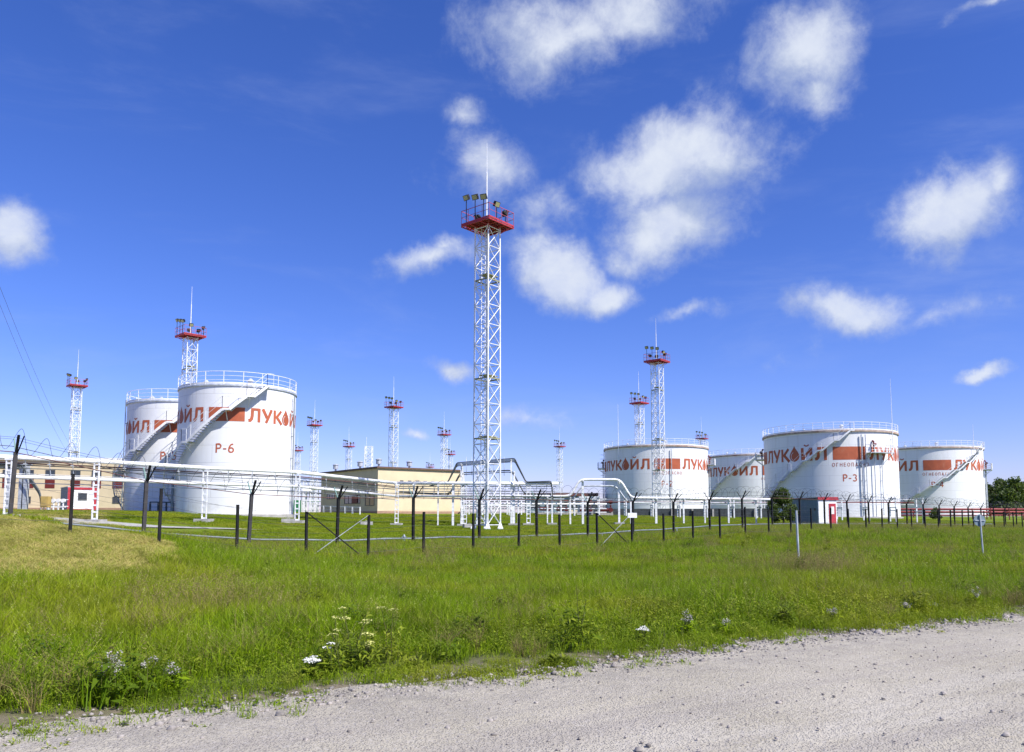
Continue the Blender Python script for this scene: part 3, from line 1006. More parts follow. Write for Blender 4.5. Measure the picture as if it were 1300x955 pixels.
# ------------------------------------------------------------------ floodlight masts
def make_mast():
    root = empty('floodlight_mast')
    Hm = 24.0
    hw, tw = .74, .70
    corners = [(-1, -1), (1, -1), (1, 1), (-1, 1)]
    def cpt(i, z):
        k = hw + (tw - hw) * z / Hm
        return Vector((corners[i % 4][0] * k, corners[i % 4][1] * k, z))
    for i in range(4):
        mb = MB()
        mb.tube([cpt(i, -.6), cpt(i, Hm)], .062, 8)
        leg = mb.build('leg', M['white'], root)
        ft = MB()
        ft.lathe([(.30, -.6), (.30, .12), (.26, .14), (.07, .55)], cpt(i, 0), 4, close=False)
        ft.build('footing', M['white'], leg)
    nb = 15
    mb = MB()
    for k in range(nb):
        z0, z1 = .35 + k * (Hm - .5) / nb, .35 + (k + 1) * (Hm - .5) / nb
        for i in range(4):
            a0, b0 = cpt(i, z0), cpt(i + 1, z0)
            a1, b1 = cpt(i, z1), cpt(i + 1, z1)
            mb.tube([a0, b0], .034, 6)
            mb.tube([a0, b1], .028, 6)
            mb.tube([b0, a1], .028, 6)
    for i in range(4): mb.tube([cpt(i, Hm - .15), cpt(i + 1, Hm - .15)], .04, 6)
    mb.build('lattice_bracing', M['white'], root)
    # ladder inside
    mb = MB()
    for s_ in (-.22, .22): mb.bar((s_, .45, .4), (s_, .45, Hm), .05)
    z = .5
    while z < Hm:
        mb.bar((-.22, .45, z), (.22, .45, z), .026)
        z += .35
    mb.build('ladder', M['white'], root)
    for z in (Hm * .30, Hm * .5, Hm * .885 - 1.2):
        mb = MB()
        mb.box((0, -.15, z), (1.3, .85, .06))
        for i in range(4): mb.bar(cpt(i, z) * .98 + Vector((0, 0, .02 * z * 0)), cpt(i + 1, z) * .98, .09)
        mb.build('rest_platform', M['olive'], root)
    # top platform
    hwp = 1.48
    mb = MB()
    for i in range(13):
        x = -hwp + 2 * hwp * i / 12
        mb.bar((x, -hwp + .05, Hm + .12), (x, hwp - .05, Hm + .12), .05, .06)
    for z_, w_ in ((Hm + .06, .08),):
        for s_ in (-1, -.36, .36, 1):
            mb.bar((s_ * hwp, -hwp, z_), (s_ * hwp, hwp, z_), .09, w_)
            mb.bar((-hwp, s_ * hwp, z_ - .03), (hwp, s_ * hwp, z_ - .03), .08, w_)
    for s_ in (-1, 1):
        mb.bar((s_ * (hwp + .03), -hwp, Hm + .22), (s_ * (hwp + .03), hwp, Hm + .20), .025, .12)
        mb.bar((-hwp, s_ * (hwp + .03), Hm + .22), (hwp, s_ * (hwp + .03), Hm + .20), .025, .12)
    for i in range(4):
        mb.bar(cpt(i, Hm - .45), Vector((corners[i][0] * hwp * .8, corners[i][1] * hwp * .8, Hm - .02)), .05)
    pf = mb.build('platform', M['red'], root)
    MB().box((0, 0, Hm + .185), (2 * hwp - .2, 2 * hwp - .2, .03)).build('deck', M['deck'], pf)
    mb = MB()
    for off, r_ in ((1.15, .03), (.62, .022)):
        ring = [Vector((c_[0] * hwp, c_[1] * hwp, Hm + .15 + off)) for c_ in corners + corners[:1]]
        for a, b_ in zip(ring[:-1], ring[1:]): mb.bar(a, b_, r_ * 1.25)
    for i in range(4):
        a = Vector((corners[i][0] * hwp, corners[i][1] * hwp, 0)); b_ = Vector((corners[(i + 1) % 4][0] * hwp, corners[(i + 1) % 4][1] * hwp, 0))
        for k in range(4):
            p = a.lerp(b_, k / 4)
            mb.bar(p + Vector((0, 0, Hm + .1)), p + Vector((0, 0, Hm + 1.3)), .028)
    mb.build('railing', M['pinkred'], root)
    # floodlights: three raised on the far left side, others low on the rails
    FL = [(-hwp, -.9, 1.75, 200), (-hwp, 0.0, 1.95, 190), (-hwp, .95, 2.15, 180), (hwp, .9, 1.2, 20), (hwp, -.6, 1.35, -10), (.4, hwp, 1.2, 90), (-.6, -hwp, 1.25, 265)]
    for x, y, h, a in FL:
        mb = MB()
        mt = Matrix.Rotation(rad(a), 3, 'Z') @ Matrix.Rotation(rad(28), 3, 'Y')
        c = Vector((x, y, Hm + h + .15))
        mb.box(c, (.22, .50, .42), mtx=mt)
        mb.box(c + mt @ Vector((-.18, 0, 0)), (.16, .3, .22), mtx=mt)
        mb.bar((x, y, Hm + .1), c - Vector((0, 0, .15)), .05)
        mb.bar(c + mt @ Vector((0, -.29, 0)) , c + mt @ Vector((0, .29, 0)), .04)
        fl = mb.build('floodlight', M['lamp'], root)
        MB().box(c + mt @ Vector((.115, 0, 0)), (.02, .42, .34), mtx=mt).build('lamp_glass', M['lens'], fl)
    mb = MB()
    mb.tube([(.0, .1, Hm), (.0, .1, Hm + 4.6), (.0, .1, Hm + 4.65), (.0, .1, Hm + 7.1)], [.062, .05, .03, .016], 8)
    mb.build('lightning_rod', M['white'], root)
    return root


mast0 = make_mast()
tag(mast0, 'nearest and tallest looking white lattice mast, standing on the lawn in the middle', 'light mast', 'lattice floodlight masts')
mb_ = at(618, 672, 62)
mast0.location = (mb_.x, mb_.y, gz(mb_.x, mb_.y) + .02)
mast0.rotation_euler = (0, 0, rad(50))
KIDS = kid_map(mast0)
MASTS = [  # px of the mast, row of the platform, rotation, label
    (98, 490, 12, 'leftmost floodlight mast, rising behind the left end of the cream building'),
    (242, 427, 25, 'floodlight mast rising directly behind the tank numbered P-6'),
    (500, 517, 48, 'floodlight mast rising behind the roof of the cream building in the centre'),
    (399.5, 540, 20, 'floodlight mast just right of the tank P-6, above the white pipes'),
    (378, 572, 30, 'small distant floodlight mast hugging the right edge of the tank P-6'),
    (443, 567, 44, 'distant floodlight mast left of the unfinished lattice tower'),
    (564, 552, 10, 'distant floodlight mast above the left slope of the dark pipe portal'),
    (571.5, 577, 35, 'small distant floodlight mast close to the right of another, above the dark pipe portal'),
    (546, 593, 40, 'tiny farthest floodlight mast barely rising above the cream building roof'),
    (710.5, 567, 15, 'distant floodlight mast alone in the sky right of the nearest mast'),
    (834, 459, 40, 'floodlight mast standing in front of the tank numbered P-2'),
    (811.5, 512, 22, 'floodlight mast rising behind the left half of the tank P-2'),
    (891, 557, 38, 'distant floodlight mast showing over the right end of the tank P-2'),
]
for (px, py, rz, lab) in MASTS:
    zt = 24.2 + 1.8
    d = (zt - EYE) * F / (HOR - py)
    for _ in range(4):
        p = at(px, py, d)
        d *= (zt - EYE) / (p.z - EYE)
    p = at(px, py, d)
    mcopy = copy_tree(mast0, KIDS)
    mcopy.location = (p.x, p.y, 1.8)
    mcopy.rotation_euler = (0, 0, rad(38 + rz * .3))
    tag(mcopy, lab)

# unfinished lattice tower without platform
root = empty('lattice_tower')
tag(root, 'white lattice tower without a platform rising behind the olive side wall of the building', 'tower')
p = at(467, 640, 210)
root.location = (p.x, p.y, 1.8)
for i, (sx, sy) in enumerate(((-1, -1), (1, -1), (1, 1), (-1, 1))):
    MB().tube([(sx * 1.0, sy * 1.0, -.5), (sx * .9, sy * .9, 18.6)], .1, 6).build('leg', M['white'], root)
mb = MB()
for k in range(13):
    z0, z1 = k * 1.42, (k + 1) * 1.42
    cs = [(-.95, -.95), (.95, -.95), (.95, .95), (-.95, .95)]
    for i in range(4):
        a, b_ = cs[i], cs[(i + 1) % 4]
        mb.bar((*a, z0), (*b_, z1), .08); mb.bar((*b_, z0), (*a, z1), .08); mb.bar((*a, z1), (*b_, z1), .08)
mb.build('lattice_bracing', M['white'], root)
MB().tube([(-.6, 0, 18), (-.6, 0, 21)], .04, 6).build('lightning_rod', M['white'], root)


# ------------------------------------------------------------------ pipes on supports
def pp(l): return [at(*q) for q in l]


def support(root, px, d, z_top, kind='lattice', w=.42, m='white', foot=True):
    g = at(px, HOR, d)
    z0 = gz(g.x, g.y)
    mb = MB()
    if kind == 'lattice':
        for s_ in (-1, 1):
            mb.bar((g.x + s_ * w / 2, g.y, z0 - .3), (g.x + s_ * w / 2, g.y, z_top), .06, .12)
        n = int((z_top - z0) / .42)
        for k in range(n):
            z = z0 + .25 + k * .42
            mb.bar((g.x - w / 2, g.y, z), (g.x + w / 2, g.y, z), .08, .10)
        mb.bar((g.x - w * .8, g.y, z_top + .05), (g.x + w * .8, g.y, z_top + .05), .16, .12)
    elif kind == 'post':
        mb.bar((g.x, g.y, z0 - .3), (g.x, g.y, z_top), w)
        mb.bar((g.x, g.y - .7, z_top), (g.x, g.y + .7, z_top), .12)
    elif kind == 'frame':
        for s_ in (-1, 1):
            mb.bar((g.x, g.y + s_ * .8, z0 - .3), (g.x, g.y + s_ * .8, z_top), .14)
        for z in (z_top, z_top - 1.15, z0 + 1.5):
            mb.bar((g.x, g.y - 1.0, z), (g.x, g.y + 1.0, z), .12)
    o = mb.build('support', M[m], root)
    if foot:
        MB().box((g.x, g.y, z0 + .02), (w + .75, 1.1, .36)).build('footing', M['concrete'], o)
    return o


def pipe(root, pts, r, m='white', n=10, name='pipe'):
    return MB().tube(pts, r, n).build(name, M[m], root, smooth=True)


def bend(pts, k=.35):
    """round off the corners of a polyline"""
    out = [pts[0]]
    for a, b, c in zip(pts[:-2], pts[1:-1], pts[2:]):
        l1 = min(k, (b - a).length / 2.2); l2 = min(k, (c - b).length / 2.2)
        p0 = b + (a - b).normalized() * l1; p2 = b + (c - b).normalized() * l2
        for t in (0, .33, .67, 1):
            out.append(p0 * (1 - t) ** 2 + b * 2 * t * (1 - t) + p2 * t * t)
    out.append(pts[-1])
    return out


# left run from the edge of the picture to the middle
rk = empty('pipe_rack')
tag(rk, 'white pipe rack running from the left edge past the two narrow tanks', 'pipe rack')
topl = [at(-150, 574, 43.5), at(0, 580, 46.7), at(120, 585.5, 50), at(258, 594, 56), at(377, 599.5, 61), at(503, 613.5, 76)]
lowl = [at(-150, 599, 43.5), at(0, 604.7, 46.7), at(120, 608.5, 50), at(258, 614, 56), at(377, 617.5, 61), at(503, 630, 76)]
pipe(rk, topl, .14)
pipe(rk, lowl, .115)
for dz, dy, r_, m_ in ((-.32, .3, .045, 'rustwire'), (-.42, .5, .035, 'dark'), (-.62, .15, .03, 'dark'), (-.95, .4, .022, 'galv')):
    pipe(rk, [q + Vector((0, dy, dz)) for q in topl], r_, m_, 6)
for dz in (-.35,):
    pipe(rk, [q + Vector((0, .5, dz)) for q in lowl], .03, 'galv', 6)
for (px, d, py) in ((120, 50, 587), (259, 56.1, 596), (377, 61, 602), (503.5, 75.8, 616)):
    support(rk, px, d, at(px, py, d).z, 'lattice', .30)
for (px, d, py) in ((8, 46.8, 584), (-120, 44, 578)):
    support(rk, px, d, at(px, py, d).z, 'lattice', .30)
mb = MB()
for i in range(len(topl) - 1):
    for k in range(1, 4):
        a = topl[i].lerp(topl[i + 1], k / 4)
        mb.bar(a, a - Vector((0, -.3, 1.05)), .035)
        mb.bar(a - Vector((0, .1, .35)), a - Vector((0, -.6, .35)), .05)
mb.build('pipe_hanger', M['galv'], rk)

# second run, middle
rk = empty('pipe_rack')
tag(rk, 'level white pipe rack behind the nearest mast, two long pipes one above the other', 'pipe rack')
D2 = 76.5
pipe(rk, [at(503, 613.5, D2), at(709, 614, D2)], .16)
low2 = bend([at(503, 630, D2), at(724, 630, D2), at(736, 609, D2), at(787, 609, D2), at(801, 632, D2), at(985, 634, 84)], .5)
pipe(rk, low2, .12)
low3 = bend([at(560, 633, D2 + 1), at(727, 634, D2 + 1), at(739, 617, D2 + 1), at(782, 617, D2 + 1), at(797, 638, D2 + 1), at(985, 639, 85)], .5)
pipe(rk, low3, .07, 'galv')
for py, dd_, r_, m_ in ((617.5, .6, .05, 'dark'), (620.5, .9, .035, 'galv'), (624, .3, .04, 'galv'), (627, .8, .04, 'dark')):
    pipe(rk, [at(505, py, D2 + dd_), at(706, py, D2 + dd_)], r_, m_, 6)
for px, py, k, w_ in ((525, 616, 'post', .16), (575, 616, 'post', .2), (589, 616, 'lattice', .5), (556, 617, 'post', .12), (652, 616, 'post', .24), (658, 616, 'post', .14), (671, 616, 'lattice', .32), (701, 618, 'post', .14),
                  (724, 632, 'post', .15), (740, 611, 'post', .20), (786, 612, 'post', .18), (801, 634, 'post', .15), (695, 632, 'post', .1), (833, 634, 'post', .2), (868, 634, 'post', .15), (895, 635, 'post', .12), (925, 635, 'post', .15), (960, 636, 'post', .12)):
    d = D2 + (.3 if k == 'post' else 0) + max(0, px - 801) * 7.5 / 184
    support(rk, px, d, at(px, py, d).z, k, w_, foot=px in (589, 652, 671, 701, 786))
mb = MB()
for px in range(512, 706, 13):
    mb.bar(at(px, 613, D2 + .2), at(px, 634, D2 + .2), .04)
mb.build('pipe_hanger', M['galv'], rk)

# raised portal of dark pipes
rk = empty('pipe_portal')
tag(rk, 'raised portal of dark pipes climbing up and down again behind the nearest mast', 'pipe portal')
for off, r_ in ((0, .05), (.8, .045), (1.6, .05), (2.3, .035)):
    d = 79 + off
    oy = off * 1.9
    pipe(rk, bend([at(545, 617, d), at(568.5, 612 + oy * .3, d), at(580, 587.5 + oy, d), at(653.5, 582 + oy, d - 3), at(668, 612 + oy * .3, d - 3.5), at(700, 611 + oy, d - 3.5), at(702, 634, d - 3.5)], .2), r_, 'dark')
for off, r_ in ((0, .06), (.9, .045)):
    d = 80.5 + off
    pipe(rk, bend([at(505, 625, d), at(571, 627 + off * 2, d), at(584, 600.5 + off * 2.5, d), at(650, 597 + off * 2.5, d - 3), at(666, 628, d - 3.5), at(700, 628 + off * 3, d - 3.5)], .45), r_, 'dark')
for px, py, d in ((586, 590, 80.5), (588, 601, 81), (606, 590, 79), (649, 584, 77.5), (653, 600, 78)):
    support(rk, px, d, at(px, py, d).z, 'frame', foot=False, m='white')
for px in (592, 599, 612, 627, 640):
    pipe(rk, [at(px, 580, 80), at(px, 604, 80)], .025, 'galv', 5, 'pipe_hanger')


def rack_bg(label, px0, px1, d, rows, posts, m='galv', pm='white', dz=0.0):
    r = empty('pipe_rack')
    tag(r, label, 'pipe rack')
    for py, rad_, mm in rows:
        pipe(r, [at(px0, py, d), at(px1, py, d)], rad_, mm, 6)
    for px, py in posts:
        support(r, px, d, at(px, py, d).z, 'frame', .12, pm, False)
    return r


rack_bg('low rack of many grey pipes seen between the tank P-6 and the olive wall', 374, 470, 118,
        [(612, .08, 'galv'), (616, .06, 'galv'), (621, .1, 'white'), (627, .07, 'dark'), (631, .07, 'galv'), (637, .05, 'greenpaint')],
        [(378, 608), (386, 611), (395, 611), (402, 611)])
rack_bg('grey pipe rack standing behind the nearest mast, between the building and the long shed', 585, 770, 100,
        [(634, .1, 'galv'), (637, .07, 'dark'), (640, .12, 'white'), (643.5, .06, 'dark'), (646, .08, 'galv'), (650.5, .05, 'white')],
        [(596, 632), (612, 632), (628, 632), (644, 632), (662, 632), (680, 632), (695, 632), (712, 632), (729, 632), (745, 632), (760, 632)])
rack_bg('long rack of grey and rust coloured pipes in front of tanks P-2 and P-3', 745, 1160, 104,
        [(634.5, .09, 'galv'), (638, .07, 'panelred'), (641, .05, 'galv')],
        [(x, 633) for x in range(760, 1170, 34)])

# low white guard rails
def guard(label, pts, h, m='white', n=6):
    r = empty('guard_rail')
    tag(r, label, 'railing')
    mb = MB()
    P3 = []
    for px, d in pts:
        g = at(px, HOR, d)
        P3.append(Vector((g.x, g.y, gz(g.x, g.y))))
    for a, b_ in zip(P3[:-1], P3[1:]):
        mb.bar(a + Vector((0, 0, h)), b_ + Vector((0, 0, h)), .07, .10)
        mb.bar(a + Vector((0, 0, h * .5)), b_ + Vector((0, 0, h * .5)), .03)
    mb.build('rail', M[m], r)
    for a, b_ in zip(P3[:-1], P3[1:]):
        for k in range(n + 1):
            q = a.lerp(b_, k / n)
            MB().bar(q - Vector((0, 0, .2)), q + Vector((0, 0, h)), .13, .13).build('rail_post', M[m], r)
    return r


guard('low white railing standing along the olive side wall of the centre building', [(402, 96), (457, 91)], .85, n=6)
guard('white railing behind the nearest mast, in front of the grey pipes', [(590, 96), (680, 97)], 1.2, n=8)
guard('dark handrail at the foot of the narrow tank behind P-6', [(190, 73.5), (221, 73.5)], .9, 'dark', 3)

# pipe lying on the lawn behind the posts
rt = empty('lawn_pipe')
tag(rt, 'thin blue-grey pipe on short stands crossing the lawn just behind the tall dark posts', 'pipe')
Q = []
for i in np.arange(0, 26.5, .5):
    base = YF0 + YFD * float(i)
    nrm = Vector((-YFD.y, YFD.x)).normalized()
    off = 2.6 + .25 * math.sin(i * .8)
    if i < 3: off += (3 - i) * 1.6
    p2 = base + nrm * off
    Q.append(Vector((p2.x, p2.y, gz(p2.x, p2.y) + .30)))
pipe(rt, Q, .045, 'greyblue', 8)
for q in Q[::4]:
    MB().bar(q - Vector((0, 0, .5)), q, .06).build('stand', M['galv'], rt)


# ------------------------------------------------------------------ buildings
def wall_frame(A, B):
    """local frame along a wall from A to B (seen from outside, left to right): along, outward"""
    u = (B - A).normalized()
    return u, Vector((u.y, -u.x))


def wpanel(mb, A, u, out, s0, s1, z0, z1, d0, d1):
    """box on a wall: s along, z up, d outward"""
    vs = []
    for d in (d0, d1):
        for s_, z in ((s0, z0), (s1, z0), (s1, z1), (s0, z1)):
            p = A + u * s_ + out * d
            vs.append((p.x, p.y, z))
    mb.add(vs, [(0, 3, 2, 1), (4, 5, 6, 7), (0, 1, 5, 4), (1, 2, 6, 5), (2, 3, 7, 6), (3, 0, 4, 7)])


def window(root, A, u, out, s0, s1, z0, z1, mull=2, bar=True):
    w = MB()
    t = .07
    wpanel(w, A, u, out, s0, s1, z0, z0 + t, -.02, .06)
    wpanel(w, A, u, out, s0, s1, z1 - t, z1, -.02, .06)
    for k in range(mull + 1):
        s_ = s0 + (s1 - s0 - t) * k / mull
        wpanel(w, A, u, out, s_, s_ + t, z0 + t, z1 - t, -.02, .055)
    o = w.build('window', M['frame'], root)
    g = MB()
    wpanel(g, A, u, out, s0 + .02, s1 - .02, z0 + .02, z1 - .02, .005, .02)
    g.build('pane', M['glass'], o)
    return o


# left building
bz = 2.4
root = empty('depot_building', (0, 0, 0))
tag(root, 'long cream building with dark red panels under its windows, at the left edge', 'building')
A = Vector((-92, 92)); B = Vector((-40.5, 97.5))
u, out = wall_frame(A, B)
L = (B - A).length
Hb = 6.1
mb = MB()
wpanel(mb, A, u, out, 0, L, bz - .6, bz + Hb, -12, 0)
mb.build('wall', M['cream'], root)
mb = MB(); wpanel(mb, A, u, out, -.25, L + .25, bz + Hb, bz + Hb + .28, -12.25, .25)
mb.build('roof', M['white'], root)
mb = MB(); wpanel(mb, A, u, out, -.05, L + .05, bz - .6, bz + .35, -12.05, .05)
mb.build('plinth', M['plinth'], root)
s_ = L - 1.6
k = 0
while s_ > 2:
    window(root, A, u, out, s_ - 1.1, s_, bz + 3.9, bz + 4.9)
    mb = MB(); wpanel(mb, A, u, out, s_ - 1.1, s_, bz + 2.7, bz + 3.88, -.01, .03)
    mb.build('wall_panel', M['panelred'], root)
    if k % 3 != 1:
        window(root, A, u, out, s_ - 1.0, s_ - .2, bz + .9, bz + 1.7)
    s_ -= 2.42 if k % 4 else 2.9
    k += 1

# centre building
root = empty('depot_building', (0, 0, 0))
tag(root, 'flat roofed building in the centre with a bright cream front and a shaded olive side', 'building')
A = Vector((-16.0, 95)); B = Vector((-6.6, 102.1))
u, out = wall_frame(A, B)
L = (B - A).length
u2 = -out
Z0, Hb, dep = 1.4, 5.45 + .6, 16.4
mb = MB()
wpanel(mb, A, u, out, 0, L, Z0 - .5, Z0 + Hb, -dep, 0)
mb.build('wall', M['cream'], root)
mb = MB(); wpanel(mb, A, u, out, -.22, L + .22, Z0 + Hb, Z0 + Hb + .22, -dep - .22, .22)
rf = mb.build('roof', M['roofbrown'], root)
mb = MB(); wpanel(mb, A, u, out, -.05, L + .05, Z0 - .5, Z0 + .95, -dep - .05, .05)
mb.build('plinth', M['plinth'], root)
for s_, dd_ in ((.4, -.6), (5.4, -2), (.6, -6), (.5, -13)):
    p = A + u * s_ + out * dd_
    mb = MB()
    mb.tube([(p.x, p.y, Z0 + Hb), (p.x, p.y, Z0 + Hb + .6)], .13, 8)
    mb.tube([(p.x, p.y, Z0 + Hb + .55), (p.x, p.y, Z0 + Hb + 1.05)], .34, 10)
    mb.lathe([(.42, 0), (.42, .06), (.05, .2)], (p.x, p.y, Z0 + Hb + 1.05), 10)
    mb.build('roof_vent', M['galv'], rf)
mb = MB()
for k in range(7):
    wpanel(mb, A, u, out, 3.0 + k * 1.1, 3.45 + k * 1.1, Z0 + 4.35, Z0 + 4.7, 0, .04)
mb.build('air_vent', M['frame'], root)
A2 = A - out * dep
u3, out3 = wall_frame(A2, A)
window(root, A2, u3, out3, 7.4, 11.8, Z0 + 1.9, Z0 + 3.0, 4)
window(root, A2, u3, out3, 13.2, 15.6, Z0 + 1.6, Z0 + 3.5, 2)
window(root, A2, u3, out3, 2.0, 4.4, Z0 + 2.6, Z0 + 3.3, 3)
mb = MB(); wpanel(mb, A2, u3, out3, 9.6, 11.2, Z0 + 1.95, Z0 + 2.95, .06, .10)
mb.build('wall_panel', M['panelred'], root)

# long low shed behind the racks
root = empty('long_shed')
tag(root, 'long low shed with a dull red roof edge, far behind the pipes in the middle', 'building')
a = at(668, HOR, 150); b_ = at(757, HOR, 150)
A = Vector((a.x, a.y)); B = Vector((b_.x, b_.y))
u, out = wall_frame(A, B); L = (B - A).length
mb = MB(); wpanel(mb, A, u, out, 0, L, 1.2, 5.6, -14, 0); mb.build('wall', M['shed'], root)
mb = MB(); wpanel(mb, A, u, out, -.4, L + .4, 5.6, 6.15, -14.4, .5); mb.build('roof', M['roofred'], root)
for k in range(5):
    window(root, A, u, out, 1 + k * 2.5, 2.6 + k * 2.5, 3.2, 4.4)
mb = MB(); wpanel(mb, A, u, out, 8, 12, 1.5, 3.0, .01, .05); mb.build('wall_panel', M['cream'], root)

root = empty('equipment_block')
tag(root, 'grey boxy equipment building just left of the tank P-2', 'building')
a = at(737, HOR, 130); b_ = at(760, HOR, 130)
A = Vector((a.x, a.y)); B = Vector((b_.x, b_.y))
u, out = wall_frame(A, B); L = (B - A).length
mb = MB(); wpanel(mb, A, u, out, 0, L, 1.2, 4.7, -6, 0); mb.build('wall', M['galv'], root)
mb = MB(); wpanel(mb, A, u, out, -.2, L + .2, 4.7, 5.0, -6.2, .3); mb.build('roof', M['white'], root)
for k in range(2): window(root, A, u, out, .4 + k * 1.4, 1.5 + k * 1.4, 2.6, 3.8)

# dark bund wall in front of the right tanks
root = empty('bund_wall')
tag(root, 'dark low wall with pale posts running in front of the tanks P-2 and P-1', 'wall')
mb = MB(); pm = MB()
a = at(752, HOR, 112); b_ = at(985, HOR, 107)
za = 1.5
mb.bar((a.x, a.y, za + .55), (b_.x, b_.y, za + .55), .18, 1.5)
mb.build('wall_panel', M['bund'], root)
n = 9
for k in range(n + 1):
    q = a.lerp(b_, k / n)
    MB().bar((q.x, q.y - .14, .8), (q.x, q.y - .14, 2.75), .22).build('wall_post', M['concrete'], root)

# red fire line on stands, right
for (lab, px0, px1, d, py) in (('red pipeline on low stands in front of tank P-4, running off the right edge', 1046, 1420, 128, 651),
                               ):
    root = empty('red_pipeline')
    tag(root, lab, 'pipe')
    for dy, dz in ((0, .35), (.5, .8), (0, -.15)):
        a = at(px0, py, d); b_ = at(px1, py, d)
        z = 2.1
        pipe(root, [Vector((a.x, a.y + dy, z + dz)), Vector((b_.x, b_.y + dy, z + dz))], .16 if dz > 0 else .09, 'dullred', 8)
    n = 16
    for k in range(n + 1):
        x = a.x + (b_.x - a.x) * k / n
        mb = MB()
        mb.bar((x, a.y - .3, gz(x, a.y) - .3), (x, a.y - .3, 3.05), .12)
        mb.bar((x, a.y + .8, gz(x, a.y) - .3), (x, a.y + .8, 3.05), .12)
        mb.bar((x, a.y - .4, 2.0), (x, a.y + .9, 2.0), .1)
        mb.build('stand', M['panelred'], root)

# red pumps in the middle distance
def pump(px, d, lab, sc_=1.0):
    g = at(px, HOR, d)
    z = gz(g.x, g.y)
    r = empty('fire_pump', (g.x, g.y, z))
    tag(r, lab, 'pump', 'dark red fire pumps')
    mb = MB()
    mb.tube([(-.9 * sc_, 0, .75), (.5 * sc_, 0, .75)], .36 * sc_, 12)
    mb.tube([(.5 * sc_, 0, .75), (.8 * sc_, 0, .75)], [.36 * sc_, .2 * sc_], 12)
    mb.build('motor', M['pumpred'], r)
    mb = MB()
    mb.tube([(1.1 * sc_, -.3, .75), (1.1 * sc_, .3, .75)], .45 * sc_, 14)
    mb.tube([(1.1 * sc_, 0, 1.1), (1.1 * sc_, 0, 1.8)], .14 * sc_, 8)
    mb.tube([(1.1 * sc_ - .25, 0, 1.8), (1.1 * sc_ + .25, 0, 1.8)], .2, 8)
    mb.build('pump_casing', M['pumpred'], r)
    MB().box((0, 0, .15), (3.0 * sc_, .9, .4)).build('base', M['concrete'], r)


pump(690, 104, 'dark red pump leftmost of the pumps under the pipe rack', .6)
pump(712, 105, 'dark red pump in the middle of the pumps under the pipe rack', .65)
pump(742, 106, 'dark red pump nearest the tank P-2, under the rising white pipe', .7)
pump(768, 107, 'dark red pump beside the dark low wall', .7)

# small shed with red door
cc = at(1040, 667, 80)
z0 = gz(cc.x, cc.y)
root = empty('small_shed')
tag(root, 'small shed with a white front, red door and grey-blue side, beside the leafy tree', 'shed')
ang = math.atan2(.28, .96)
u = Vector((cos(ang), sin(ang))); out = Vector((u.y, -u.x))
A = Vector((cc.x, cc.y))
z0 = max(gz(cc.x, cc.y), gz(cc.x - 1.5, cc.y + 4)) - .05
hS = 2.62
Ws, Ds = 2.15, 4.6
mb = MB(); wpanel(mb, A, u, out, 0, Ws, z0 - .4, z0 + hS, -.12, 0)
mb.build('front_wall', M['white'], root)
mb = MB(); wpanel(mb, A, u, out, 0.004, Ws - .004, z0 - .4, z0 + hS - .004, -Ds, -.122)
body = mb.build('side_wall', M['shed'], root)
mb = MB(); wpanel(mb, A, u, out, -.12, Ws + .12, z0 + hS, z0 + hS + .14, -Ds - .1, .0)
mb.build('roof', M['dark'], root)
mb = MB(); wpanel(mb, A, u, out, -.12, Ws + .14, z0 + hS - .10, z0 + hS + .19, .004, .12)
mb.build('roof_trim', M['red'], root)
mb = MB(); wpanel(mb, A, u, out, 1.2, 2.0, z0 + .1, z0 + 2.15, .0, .05)
dr = mb.build('door', M['red'], root)
mb = MB(); wpanel(mb, A, u, out, 1.42, 1.78, z0 + 1.1, z0 + 1.85, .05, .07)
mb.build('door_window', M['white'], dr)
mb = MB(); wpanel(mb, A, u, out, .05, Ws + .2, z0 - .3, z0 + .08, .05, .6)
mb.build('step', M['concrete'], root)
A2 = A - out * Ds
u3, out3 = wall_frame(A2, A)
mb = MB(); wpanel(mb, A2, u3, out3, Ds - .7, Ds - .45, z0 + 1.45, z0 + 1.7, .0, .06)
mb.build('wall_vent', M['frame'], root)
mb = MB()
for k in range(10):
    wpanel(mb, A2, u3, out3, .3 + k * .42, .33 + k * .42, z0, z0 + hS - .05, .0, .015)
mb.build('sheet_rib', M['shed'], root)

# white booth with red edges, left
cc = at(84.5, HOR, 78)
root = empty('guard_booth')
tag(root, 'small white booth with a red frame and dark window, by the long cream building', 'booth')
A = Vector((cc.x, cc.y)); u = Vector((.79, .61)).normalized(); out = Vector((u.y, -u.x))
z0 = 2.25
mb = MB(); wpanel(mb, A, u, out, 0, 2.55, z0, z0 + 2.3, -.1, 0); mb.build('front_wall', M['white'], root)
mb = MB(); wpanel(mb, A, u, out, .004, 2.546, z0, z0 + 2.296, -4.2, -.102); mb.build('side_wall', M['shed'], root)
mb = MB(); wpanel(mb, A, u, out, -.05, 2.6, z0 + 2.3, z0 + 2.38, -4.25, .05); mb.build('roof', M['galv'], root)
mb = MB()
for s0_, s1_, za_, zb_ in ((0, .22, 0, 2.3), (2.33, 2.55, 0, 2.3), (.22, 2.33, 2.08, 2.3), (.22, 2.33, 0, .18)):
    wpanel(mb, A, u, out, s0_, s1_, z0 + za_, z0 + zb_, .002, .05)
mb.build('corner_trim', M['red'], root)
window(root, A, u, out, .9, 1.7, z0 + 1.05, z0 + 1.75, 1)
mb = MB()
for s_ in (.2, 2.2):
    wpanel(mb, A, u, out, s_, s_ + .2, z0 - .6, z0, -1.5, -.2)
mb.build('footing', M['concrete'], root)

